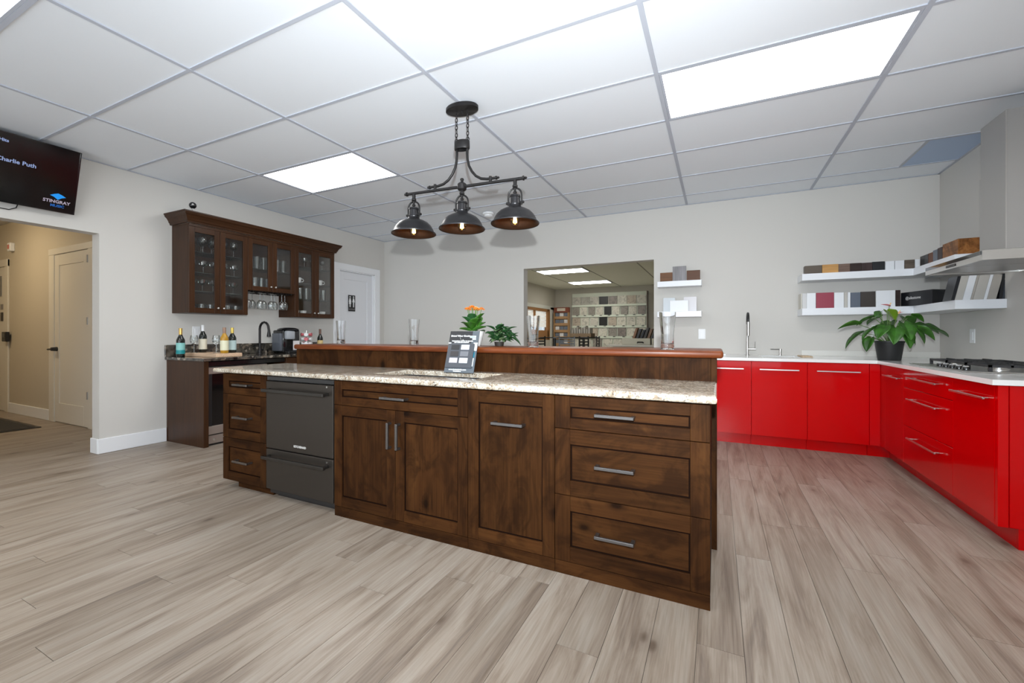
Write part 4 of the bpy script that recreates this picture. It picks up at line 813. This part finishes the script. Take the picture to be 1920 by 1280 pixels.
t = thing('soap_dispenser', 'short steel soap dispenser beside the kitchen sink', 'soap dispenser', (.645, 5.66, .8955)); part('post', MB().lathe([(0, 0), (.018, 0), (.018, .006), (.013, .012), (.014, .075), (0, .076)], .645, 5.66, .8955, 14), M['steel'], t, True); part('spout', MB().tube([(.645, 5.66, .965), (.59, 5.63, .966), (.545, 5.60, .968)], .005, 8), M['steeldull'], t, True)
solid('chopping_block', MB().box(.80, .90, 5.34, 5.62, .8955, .906, .003), wood('block_oak', (.4, .28, .17), (.55, .42, .28), (.65, .52, .36), 'y', 0, .5, 0), 'small pale wooden board right of the kitchen sink', 'cutting board')
solid('dish_block', MB().box(-.02, .09, 5.3, 5.4, .8955, .915, .004), M['white'], 'small white tray on the worktop behind the bar end', 'tray')
# cooktop
t = thing('cooktop', 'steel gas cooktop with black cast-iron grates', 'cooktop', (1.7, 4.07, .895)); part('plate', MB().box(1.40, 1.955, 3.63, 4.50, .8955, .903, .003), M['steel'], t)
for i in range(5):
    y = 3.78 + i * .09; k = part('knob', MB().lathe([(0, 0), (.02, 0), (.02, .012), (.017, .02), (0, .021)], 1.462, y, .9032, 14), M['gloss'], t, True); part('knob_cap', MB().cyl((1.462, y, .9245), (1.462, y, .93), .0165, .014, 12), M['chrome'], k)
for j, (y0, y1) in enumerate(((3.66, 3.93), (3.94, 4.20), (4.21, 4.48))):
    g = MB(); x0, x1 = 1.52, 1.93; zt = .944
    for b in ((x0, x1, y0, y0 + .014), (x0, x1, y1 - .014, y1), (x0, x0 + .014, y0, y1), (x1 - .014, x1, y0, y1)): g.box(*b, zt - .014, zt)
    xm = (x0 + x1) / 2; ym = (y0 + y1) / 2; g.box(xm - .006, xm + .006, y0, y1, zt - .012, zt + .004)
    for xx in ((x0 + xm) / 2, (x1 + xm) / 2):
        g.box(xx - .006, xx + .006, y0, ym - .03, zt - .012, zt + .006); g.box(xx - .006, xx + .006, ym + .03, y1, zt - .012, zt + .006)
    for fx in (x0, x1 - .016):
        for fy in (y0, y1 - .016): g.box(fx, fx + .016, fy, fy + .016, .9035, zt - .012)
    part('grate', g, M['iron'], t)
    for xx in ((1.62, 1.83) if j != 1 else (1.725,)):
        b = part('burner', MB().lathe([(.05, 0), (.05, .01), (.036, .014), (.036, .02)], xx, (y0 + y1) / 2, .9032, 18), M['steel'], t, True); part('burner_cap', MB().lathe([(.034, .0), (.034, .006), (.03, .009), (0, .01)], xx, (y0 + y1) / 2, .9235, 18), M['iron'], b, True)
# range hood
t = thing('range_hood', 'stainless steel chimney range hood on the right wall', 'range hood', (1.78, 4.09, 1.6)); hx, hy0, hy1 = 1.50, 3.686, 4.498
part('canopy', MB().openbox(hx, XR - .002, hy0, hy1, -1.662, -1.602, .012).map(lambda p: (p.x, p.y, -p.z)), M['steel'], t)
part('canopy_top', MB().add([(hx + .004, hy0 + .004, 1.6625), (XR - .002, hy0 + .004, 1.6625), (XR - .002, hy1 - .004, 1.6625), (hx + .004, hy1 - .004, 1.6625), (1.70, 3.925, 1.70), (XR - .002, 3.925, 1.70), (XR - .002, 4.257, 1.70), (1.70, 4.257, 1.70)], [(3, 2, 1, 0), (4, 5, 6, 7), (0, 1, 5, 4), (1, 2, 6, 5), (2, 3, 7, 6), (3, 0, 4, 7)]), M['steel'], t)
for a, b in ((hy0 + .02, 4.085), (4.095, hy1 - .02)): part('filter', MB().box(hx + .03, XR - .03, a, b, 1.612, 1.618), M['steeldull'], t)
part('control_strip', MB().box(hx - .003, hx, hy0 + .012, hy1 - .012, 1.636, 1.66), M['gloss'], t); part('display', MB().box(hx - .004, hx - .0031, 4.02, 4.15, 1.613, 1.63), M['black'], t)
part('chimney_lower', MB().box(1.713, XR - .002, 3.937, 4.245, 1.7005, 2.25), M['steeldull'], t); part('chimney_upper', MB().box(1.717, XR - .002, 3.941, 4.241, 2.2505, 2.617), M['steeldull'], t); part('corner_edge', MB().box(1.7125, 1.7165, 3.9345, 3.9385, 1.701, 2.615), M['steel'], t)

# leafy plant
t = thing('potted_anthurium', 'leafy green plant with pink flowers in a black pot on the white worktop', 'potted plant', (1.435, 5.06, .8955)); px, py, pz = t.location
part('pot', MB().lathe([(0, 0), (.08, 0), (.083, .004), (.105, .16), (.11, .164), (.11, .178), (.103, .178), (.096, .15), (0, .148)], px, py, pz, 28), flat('black_pot', (.015, .015, .016), .5), t, True); part('soil', MB().lathe([(0, .154), (.06, .158), (.099, .152)], px, py, pz, 20), M['soil'], t, True)
am = leaf_mesh('anthurium_leaf', .20, .15, True, .22, 9); am2 = leaf_mesh('anthurium_leaf_yellow', .15, .10, True, .3, 9)
c_, s_ = math.cos(YAW), math.sin(YAW)
def scr_pos(u, w, dep): return (u * c_ - dep * s_, u * s_ + dep * c_, w)      # right, up, away from the room's viewing side
LV = [(-.28, .33, .0, 155, -4, 1.0), (-.20, .26, -.08, 175, -45, .95), (-.24, .20, .05, 160, -55, 1.0), (-.10, .40, .05, 120, -25, .95), (-.12, .28, -.1, 200, -50, .95), (-.05, .30, -.12, 225, -65, 1.05), (.04, .34, -.1, 255, -60, 1.1), (.10, .26, -.12, 285, -60, 1.0), (.02, .22, -.13, 265, -75, .9), (.18, .30, -.06, 335, -40, 1.05), (.26, .31, .0, 350, -12, 1.15), (.36, .30, .02, 350, -18, 1.25), (.22, .40, .08, 25, -30, .95), (.30, .42, .1, 350, -30, .7), (.16, .23, .04, 320, -60, .9), (-.15, .17, .02, 190, -80, .8), (.12, .36, .12, 60, -30, 1.0), (0, .40, .1, 95, -20, .95), (-.16, .22, .1, 150, -40, .9), (.28, .25, .05, 345, -28, 1.0), (.06, .20, -.1, 300, -85, .75)]
for i, (u, w, dp, yaw, pit, s) in enumerate(LV):
    w += .035 if w < .3 else .0; pit = pit * .72; p = scr_pos(u, w, dp); a = R(yaw) + YAW - math.pi / 2
    place_leaf(t, am, M['leaf'], p, a, R(pit), s * .84, R(random.uniform(-25, 25)))
    part('leaf_stem', MB().tube([(px + p[0] * .06, py + p[1] * .06, pz + .15), (px + p[0] * .55, py + p[1] * .55, pz + .15 + (p[2] - .15) * .75), (px + p[0], py + p[1], pz + p[2])], .0032, 5), M['stem'], t)
for u, w, dp, yaw, mt_, me_, s in ((-.02, .46, 0, 20, 'leafy', am2, 1), (-.06, .43, .02, 150, 'leaf', am, .5), (-.08, .45, .0, 200, 'leaf', am, .45)):
    p = scr_pos(u, w, dp); place_leaf(t, me_, M[mt_], p, R(yaw) + YAW - 1.57, R(-20), s); part('leaf_stem', MB().tube([(px, py, pz + .15), (px + p[0] * .7, py + p[1] * .7, pz + .33), (px + p[0], py + p[1], pz + p[2])], .003, 5), M['stem'], t)
sm = leaf_mesh('spathe_leaf', .065, .05, True, .1, 7)
for u, w, yaw in ((.0, .50, 160), (.085, .43, 20)):
    p = scr_pos(u, w, 0); f_ = place_leaf(t, sm, M['pink'], p, R(yaw) + YAW - 1.57, R(20), 1, 0, 'spathe'); part('spadix', MB().tube([(px + p[0], py + p[1], pz + p[2]), (px + p[0] + .012, py + p[1], pz + p[2] + .03)], .004, 6), M['petal'], t, True)
    part('flower_stem', MB().tube([(px + p[0] * .1, py + p[1] * .1, pz + .15), (px + p[0] * .6, py + p[1] * .6, pz + .34), (px + p[0], py + p[1], pz + p[2])], .0028, 5), M['stem'], t)

# ------------------------------------------------------------------ shelves and samples
SB = .30
def shelf(name, mb, lb): return solid(name, mb, M['shelfwhite'], lb, 'shelf', 'white floating shelves')
shelf('floating_shelf', MB().box(-.672, -.168, YB - .2, YB - .0005, 1.722, 1.79, .002), 'short white floating shelf, upper of the pair beside the showroom opening'); shelf('floating_shelf', MB().box(-.672, -.168, YB - .2, YB - .0005, 1.348, 1.416, .002), 'short white floating shelf, lower of the pair beside the showroom opening')
LS = lambda z0, z1: MB().slab([.824, XR - SB, XR - .0005], [4.66, YB - SB, YB - .0005], lambda i, j: j == 1 or i == 1, z0, z1)
shelf('corner_shelf', LS(1.712, 1.782), 'upper white corner shelf holding small wood samples'); shelf('corner_shelf', LS(1.34, 1.412), 'lower white corner shelf holding the black box and stone samples')
def sample(lb, mb, m, group): return solid('material_sample', mb, m, lb, 'sample', group)
def wv(n, c, ax='x'): return wood(n, tuple(a * .5 for a in c), c, tuple(min(1, a * 1.4) for a in c), ax, 0, .45, .1, 1.3, .1)
W_ = {'taupe': wv('taupe_veneer', (.12, .095, .075)), 'golden': wv('golden_oak', (.5, .27, .09)), 'mocha': wv('mocha_veneer', (.20, .13, .10)), 'espresso': wv('espresso_veneer', (.03, .018, .016)), 'stripe': wv('striped_veneer', (.055, .035, .034), 'z'), 'brown': wv('brown_veneer', (.16, .06, .03)), 'zebra': wood('zebra_oak', (.05, .018, .006), (.30, .12, .036), (.46, .22, .08), 'y', .6, .45, .1, 3., .1), 'grey': wv('grey_veneer', (.27, .26, .27), 'z'), 'walnut': wv('walnut_block', (.10, .042, .02)), 'walnut2': wv('walnut_block_light', (.17, .075, .03))}
flat('blk', (.012, .013, .016), .3); flat('wht', (.78, .80, .83), .35); flat('bluegrey', (.10, .12, .16), .3); flat('wine', (.28, .02, .05), .4); flat('stone1', (.48, .46, .42), .5); flat('stone2', (.6, .6, .6), .4); flat('stonedark', (.04, .045, .06), .4); flat('slatebrown', (.035, .027, .022), .35)
def px2x(x, Y):
    a = (x - 960) / F_PX; return Y * (a * c_ - s_) / (a * s_ + c_)
GU = 'samples on the upper corner shelf'; GL = 'samples on the lower corner shelf'
yy = YB - SB + .03; zt = 1.7825
q = 7.385
for a, b, m_, lb, h in ((215, 450, W_['taupe'], 'taupe wood sample at the left end of the upper corner shelf', .088), (455, 680, W_['golden'], 'golden oak sample block on the upper corner shelf', .09), (682, 840, W_['mocha'], 'mocha brown sample right of the golden oak one', .088), (843, 998, W_['espresso'], 'espresso brown sample right of the mocha one', .088), (1000, 1148, W_['stripe'], 'dark striped veneer sample on the upper corner shelf', .086), (1150, 1320, M['blk'], 'black sample block beside two white samples on the upper shelf', .09), (1330, 1455, M['wht'], 'white sample block right of the black one', .088), (1463, 1592, M['wht'], 'white sample block left of the lone taupe one', .088), (1600, 1735, W_['taupe'], 'small taupe sample between two white samples near the shelf corner', .09), (1742, 1806, M['wht'], 'narrow white sample at the inner shelf corner', .09)):
    x0, x1 = px2x(1480 + a / q, yy), px2x(1480 + b / q, yy); sample(lb, MB().box(x0, x1, yy, yy + .075 + .05 * random.random(), zt, zt + h, .001), m_, GU)
def px2y(x, X):
    a = (x - 960) / F_PX; return X * (a * s_ + c_) / (a * c_ - s_)
xx = XR - SB + .03; q = 8.535
for a, b, m_, lb, h in ((45, 108, M['blk'], 'first black sample on the right wing of the upper shelf', .10), (110, 172, M['blk'], 'second black sample on the right wing of the upper shelf', .10), (176, 246, W_['brown'], 'reddish brown sample between black and blue grey ones', .10), (249, 320, M['bluegrey'], 'blue grey sample on the right wing of the upper shelf', .11), (323, 400, W_['stripe'], 'dark striped sample beside the big orange oak block', .115)):
    y1, y0 = px2y(1720 + a / q, xx), px2y(1720 + b / q, xx); sample(lb, MB().box(xx, xx + .08, y0, y1, zt, zt + h, .001), m_, GU)
sample('large orange brown zebra-grained wood block near the range hood', MB().box(xx, xx + .14, 4.69, px2y(1720 + 403 / q, xx), zt, zt + .13, .002), W_['zebra'], GU)
yy = YB - SB + .04; zt = 1.4125; q = 7.385
for a, b, m_, lb, h, dp in ((180, 238, M['stone2'], 'pale grey sample at the left end of the lower corner shelf', .165, .02), (240, 366, M['wht'], 'white sample left of the wine red one', .165, .03), (372, 618, M['wine'], 'wine red square sample on the lower corner shelf', .165, .015), (622, 755, M['wht'], 'white sample right of the wine red one', .16, .02), (758, 806, M['stone1'], 'narrow beige sample on the lower corner shelf', .16, .02), (809, 845, M['wht'], 'very narrow white sample beside the beige one', .16, .02), (850, 985, M['bluegrey'], 'blue grey glossy sample on the lower corner shelf', .155, .02), (988, 1192, M['slatebrown'], 'very dark brown square sample on the lower corner shelf', .16, .015), (1200, 1468, M['wht'], 'wide white marble sample behind the plant top', .165, .015), (1474, 1540, W_['espresso'], 'dark brown narrow sample left of the black box', .165, .12)):
    x0, x1 = px2x(1480 + a / q, yy), px2x(1480 + b / q, yy); sample(lb, MB().box(x0, x1, yy, yy + dp, zt, zt + h, .001), m_, GL)
sample('cream sample standing behind the left end of the lower corner shelf', MB().box(.826, .845, YB - .22, YB - .05, zt, zt + .165, .001), flat('creamy', (.66, .63, .56), .5), GL)
t = thing('sample_box', 'black box with small white lettering in the corner of the lower shelf', 'box', (1.78, 5.3, zt), GL)
pa, pb, pc = (1.665, 5.55), (1.783, 5.20), (1.95, 5.307); pd = (pa[0] + pc[0] - pb[0], pa[1] + pc[1] - pb[1])
part('carton', MB().prism([pa, pb, pc, pd], 'z', zt, zt + .137), M['blk'], t); dxx, dyy = pb[0] - pa[0], pb[1] - pa[1]; ll = math.hypot(dxx, dyy); dxx /= ll; dyy /= ll
part('lettering', text_mb('@silestone', .040, lambda p: (pa[0] + dxx * (.15 + p.x) + dyy * (p.z + .0008), pa[1] + dyy * (.15 + p.x) - dxx * (p.z + .0008), zt + .065 + p.y)), M['paper'], t)
def slabx(lb, a, b, m_, h=.195, lean_=.04):
    Y_ = 4.685; x0, x1 = px2x(1720 + a / 8.535, Y_), px2x(1720 + b / 8.535, Y_) - .001; ws = (x1 - x0)
    v = [(x + d, y, z) for z, d in ((zt, 0), (zt + h, lean_)) for y in (Y_, Y_ + .15) for x in (x0, x1)]
    solid('material_sample', MB().add(v, [(0, 2, 3, 1), (4, 5, 7, 6), (0, 1, 5, 4), (2, 6, 7, 3), (0, 4, 6, 2), (1, 3, 7, 5)]), m_, lb, 'sample', GL)
flat('stone3', (.40, .37, .33), .5)
for a, b, m_, lb in ((540, 596, 'blk', 'black stone slab leaning right beside the black box'), (598, 722, 'stone1', 'beige stone slab, leftmost pale one of the leaning row under the hood'), (724, 848, 'wht', 'broad white stone slab in the leaning row under the hood'), (850, 888, 'stone3', 'thin brown slab between white and beige slabs under the hood'), (890, 1058, 'stone1', 'widest beige stone slab in the leaning row under the hood'), (1060, 1112, 'wht', 'thin white stone slab right of the widest beige slab'), (1114, 1262, 'stone3', 'taupe stone slab beside the dark slabs at the shelf end')): slabx(lb, a, b, M[m_])
for a, b, m_, lb in ((1305, 1358, 'blk', 'black stone slab standing near the shelf end'), (1360, 1410, 'stonedark', 'dark blue stone slab at the very shelf end')): slabx(lb, a, b, M[m_], .2, .02)
zt = 1.7905; yy = YB - .17; GS = 'samples on the small shelves'
sample('brown wood block at the left on the small upper shelf', MB().box(-.645, -.50, yy + .03, yy + .06, zt, zt + .115, .001), W_['walnut2'], GS); sample('tall grey ribbed panel in the middle of the small upper shelf', MB().box(-.495, -.34, yy, yy + .02, zt, zt + .18, .001), W_['grey'], GS); sample('dark brown wood block at the right on the small upper shelf', MB().box(-.335, -.185, yy + .03, yy + .06, zt, zt + .125, .001), W_['walnut'], GS)
zt = 1.4165
flat('mist', (.55, .59, .62), .3); flat('pearl', (.58, .56, .58), .3)
sample('pale blue marble slab at the left on the small lower shelf', MB().box(-.61, -.47, yy + .05, yy + .07, zt, zt + .175, .001), M['mist'], GS); sample('white ribbed sample in front on the small lower shelf', MB().box(-.525, -.315, yy, yy + .02, zt, zt + .135, .001), M['wht'], GS); sample('pearl grey slab at the right on the small lower shelf', MB().box(-.37, -.225, yy + .05, yy + .07, zt, zt + .18, .001), M['pearl'], GS)

# ------------------------------------------------------------------ showroom seen through the opening
t = thing('window_1', None, None, (XL, 12.9, WZ0), kind='structure'); wdm = mat('window_wood', (.30, .14, .045), .5); cas = mat('casing_cream', (.62, .62, .56), .5)
for b in ((XL, XL + .02, 11.86, WY0, .85, 2.12), (XL, XL + .02, WY1 + .16, WY1 + .62, 0, 2.09), (XL, XL + .02, 11.86, 14.49, WZ1, 2.12)): part('window_casing', MB().box(*b, .003), cas, t)
for b in ((XL - .1, XL + .012, WY0, WY0 + .09, WZ0, WZ1), (XL - .1, XL + .012, WY1 - .1, WY1 + .12, WZ0, WZ1), (XL - .1, XL + .012, WY0, WY1, WZ1 - .09, WZ1), (XL - .1, XL + .012, WY0, WY1, WZ0, WZ0 + .32), (XL - .1, XL + .0, 12.62, 12.72, WZ0, WZ1)): part('window_frame', MB().box(*b, .003), wdm, t)
part('pane', MB().box(XL - .07, XL - .065, WY0, WY1, WZ0, WZ1), M['glass'], t)
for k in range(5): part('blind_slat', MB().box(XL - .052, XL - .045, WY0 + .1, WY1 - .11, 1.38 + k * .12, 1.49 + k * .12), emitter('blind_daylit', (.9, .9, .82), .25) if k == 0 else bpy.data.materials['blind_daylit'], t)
bd = thing('display_board', 'tall pale display board of stone samples on the showroom far wall', 'display', (-3.33, 14.5, .2)); part('backboard', MB().box(-4.60, -2.065, 14.44, 14.56, .3, 2.553), flat('mint_board', (.62, .66, .56), .6), bd)
part('side_board', MB().box(-2.065, -2.04, 14.36, 14.56, .3, 2.56), flat('board_edge', (.16, .13, .11), .6), bd)
rows = ((2.155, 2.425), (1.80, 2.075), (1.435, 1.72), (1.075, 1.35), (.70, .98)); tc = [(.45, .43, .38), (.52, .50, .43), (.008, .008, .008), (.22, .19, .17), (.42, .36, .29), (.36, .35, .31), (.58, .56, .48), (.26, .24, .21)]
order = ((0, 5, 0, 2, 3, 6, 4, 1), (7, 6, 7, 1, 2, 6, 7, 1, 3), (4, 6, 1, 2, 4, 6, 1, 6), (6, 5, 4, 6, 7, 3, 6, 1), (6, 1, 7, 6, 1, 6, 5))
def stone(i):
    k = 'stone_tile%d' % i
    if k not in M:
        m = mat(k, tc[i], .4); M[k] = m
        if i != 2:
            v, _ = coords(m, (1, 1, 1)); base(m, ramp(m, noise(m, v, 7, 5, .7, 2), [(.35, tuple(a * .55 for a in tc[i])), (.5, tc[i]), (.7, tuple(min(.8, a * 1.2) for a in tc[i]))]))
    return M[k]
for r, (z0, z1) in enumerate(rows):
    part('ledge', MB().box(-4.60, -2.066, 14.375, 14.4395, z0 - .07, z0 - .004), flat('ledge_mint', (.62, .67, .57), .6), bd); nt_ = len(order[r]); w = 2.5 / nt_
    for k, ci in enumerate(order[r]):
        x0 = -4.58 + k * w; part('stone_tile', MB().box(x0 + .008, x0 + w - (.01 if r == 0 else .03), 14.405, 14.425, z0, z1), stone(ci), bd)
        if r: part('tile_tag', MB().box(x0 + w - .14, x0 + w - .06, 14.365, 14.374, z0 - .03, z0 - .008), M['black'], bd)
t = thing('brochure_rack', 'tall wooden brochure rack in the far showroom corner', 'rack', (-4.93, 14.3, 0)); rw = mat('rack_wood', (.42, .25, .12), .5)
part('back', MB().box(-5.2, -4.66, 14.33, 14.36, 0, 1.9), rw, t); hd = part('header', MB().box(-5.2, -4.66, 14.2, 14.36, 1.9, 2.08), mat('rack_header', (.20, .05, .025), .5), t); part('header_sign', MB().box(-5.08, -4.78, 14.19, 14.199, 1.95, 2.05), flat('cream_sign', (.65, .58, .48), .5), hd)
for a in (-5.2, -4.68): part('side', MB().box(a, a + .02, 14.16, 14.329, 0, 1.899), rw, t)
flat('magazine', (.16, .19, .24), .5)
for k in range(6):
    z = .5 + k * .235; part('pocket', MB().box(-5.179, -4.681, 14.22, 14.235, z, z + .09), rw, t)
    for j in range(3): part('brochure', MB().box(-5.16 + j * .16, -5.02 + j * .16, 14.25, 14.26, z + .02, z + .21), M['magazine'] if (j + k) % 3 else M['paper'], t)
def chair(lb, x, y, rz, first=[]):
    if not first:
        t = thing('bar_chair', lb, 'chair', (0, 0, 0), 'black ladder-back chairs in the showroom')
        for sx in (-.19, .17): part('back_post', MB().box(sx, sx + .025, .17, .195, 0, 1.09), M['black'], t); part('leg', MB().box(sx, sx + .025, -.2, -.175, 0, .66), M['black'], t)
        for k in range(5): part('back_slat', MB().box(-.165, .17, .176, .19, .76 + k * .066, .79 + k * .066), M['black'], t)
        part('seat', MB().box(-.2, .2, -.21, .19, .66, .70, .008), M['black'], t); part('stretcher', MB().box(-.165, .17, -.195, -.18, .25, .275), M['black'], t)
        t.location = (x, y, 0); t.rotation_euler = (0, 0, rz); first.append(t)
    else: dup(first[0], (x, y, 0), rz, lb)
chair('black ladder-back chair right of the round showroom table', -3.20, 9.6, .3); chair('black ladder-back chair seen behind the third beer glass', -3.56, 9.15, 1.2); chair('black ladder-back chair at the left edge of the showroom opening', -3.88, 8.55, -.2); chair('black ladder-back chair standing alone before the stone display', -2.40, 8.85, 1.3); chair('black ladder-back chair behind the basket table', -2.42, 10.2, 2.0)
def ptable(lb, x, y, r=.38, h=1.04):
    t = thing('pub_table', lb, 'table', (x, y, 0), 'black pub tables'); part('top', MB().lathe([(0, 0), (r, 0), (r, .025), (0, .025)], x, y, h, 24), M['black'], t); part('column', MB().cyl((x, y, .03), (x, y, h), .035, seg=12), M['black'], t); part('base', MB().lathe([(0, 0), (.26, 0), (.26, .015), (.04, .03), (0, .03)], x, y, 0, 20), M['black'], t)
ptable('tall black table with chairs near the showroom window', -3.68, 10.1); ptable('tall black table carrying the basket of samples', -3.12, 10.75, .42)
t = thing('sample_basket', 'open basket of beige samples on the black showroom table', 'basket', (-3.14, 10.7, 1.0655)); part('tray', MB().openbox(-3.42, -2.86, 10.5, 10.9, 1.066, 1.16, .015), mat('wicker', (.32, .22, .13), .7), t)
for k in range(8): part('swatch', MB().box(-3.38 + k * .062, -3.335 + k * .062, 10.56, 10.84, 1.082, 1.27 + .03 * (k % 3)), M['stone1'] if k % 2 else M['stone3'], t)
t = thing('showroom_counter', 'pale showroom counter at the right of the opening', 'counter', (-.6, 9.2, 0)); part('top', MB().box(-2.1, .4, 9.0, 9.8, .88, .915, .004), flat('counter_cream', (.55, .52, .46), .4), t); part('body', MB().box(-2.0, .4, 9.1, 9.75, 0, .8795), flat('counter_body', (.4, .38, .33), .6), t)
flat('box_cream', (.55, .52, .42), .6)
for x, lb in ((-1.83, 'cream sample drawer box at the left on the showroom counter'), (-1.22, 'cream sample drawer box in the middle of the showroom counter'), (-.61, 'cream sample drawer box at the right on the showroom counter')):
    t = thing('drawer_box', lb, 'box', (x + .29, 9.35, .9155), 'cream boxes on the counter'); part('carton', MB().box(x, x + .58, 9.2, 9.55, .9155, 1.05, .003), M['box_cream'], t); part('handle', MB().tube([(x + .32, 9.2, .955), (x + .33, 9.17, .97), (x + .43, 9.17, .97), (x + .44, 9.2, .955)], .014, 6), M['black'], t, True)
bc = [(.25, .12, .06), (.03, .03, .035), (.012, .012, .015), (.05, .045, .04), (.2, .11, .06), (.02, .02, .025)]
for k in range(12):
    x = -1.62 + k * .075 + (.16 if k > 5 else 0); m_ = flat('binder%d' % k, bc[k % 6], .5); th = .045
    v = [(x + dx + (a * th), 9.25 + b * .2, z) for z, dx in ((1.0505, 0), (1.27 - .02 * (k % 3), .07 if k < 6 else -.07)) for b in (0, 1) for a in (0, 1)]
    solid('sample_binder', MB().add(v, [(0, 2, 3, 1), (4, 5, 7, 6), (0, 1, 5, 4), (2, 6, 7, 3), (0, 4, 6, 2), (1, 3, 7, 5)]), m_, ORD[k % 6] + (' sample binder in the row leaning right on the cream boxes' if k < 6 else ' sample binder in the row leaning left at the opening edge'), 'binder', 'binders leaning right' if k < 6 else 'binders leaning left')
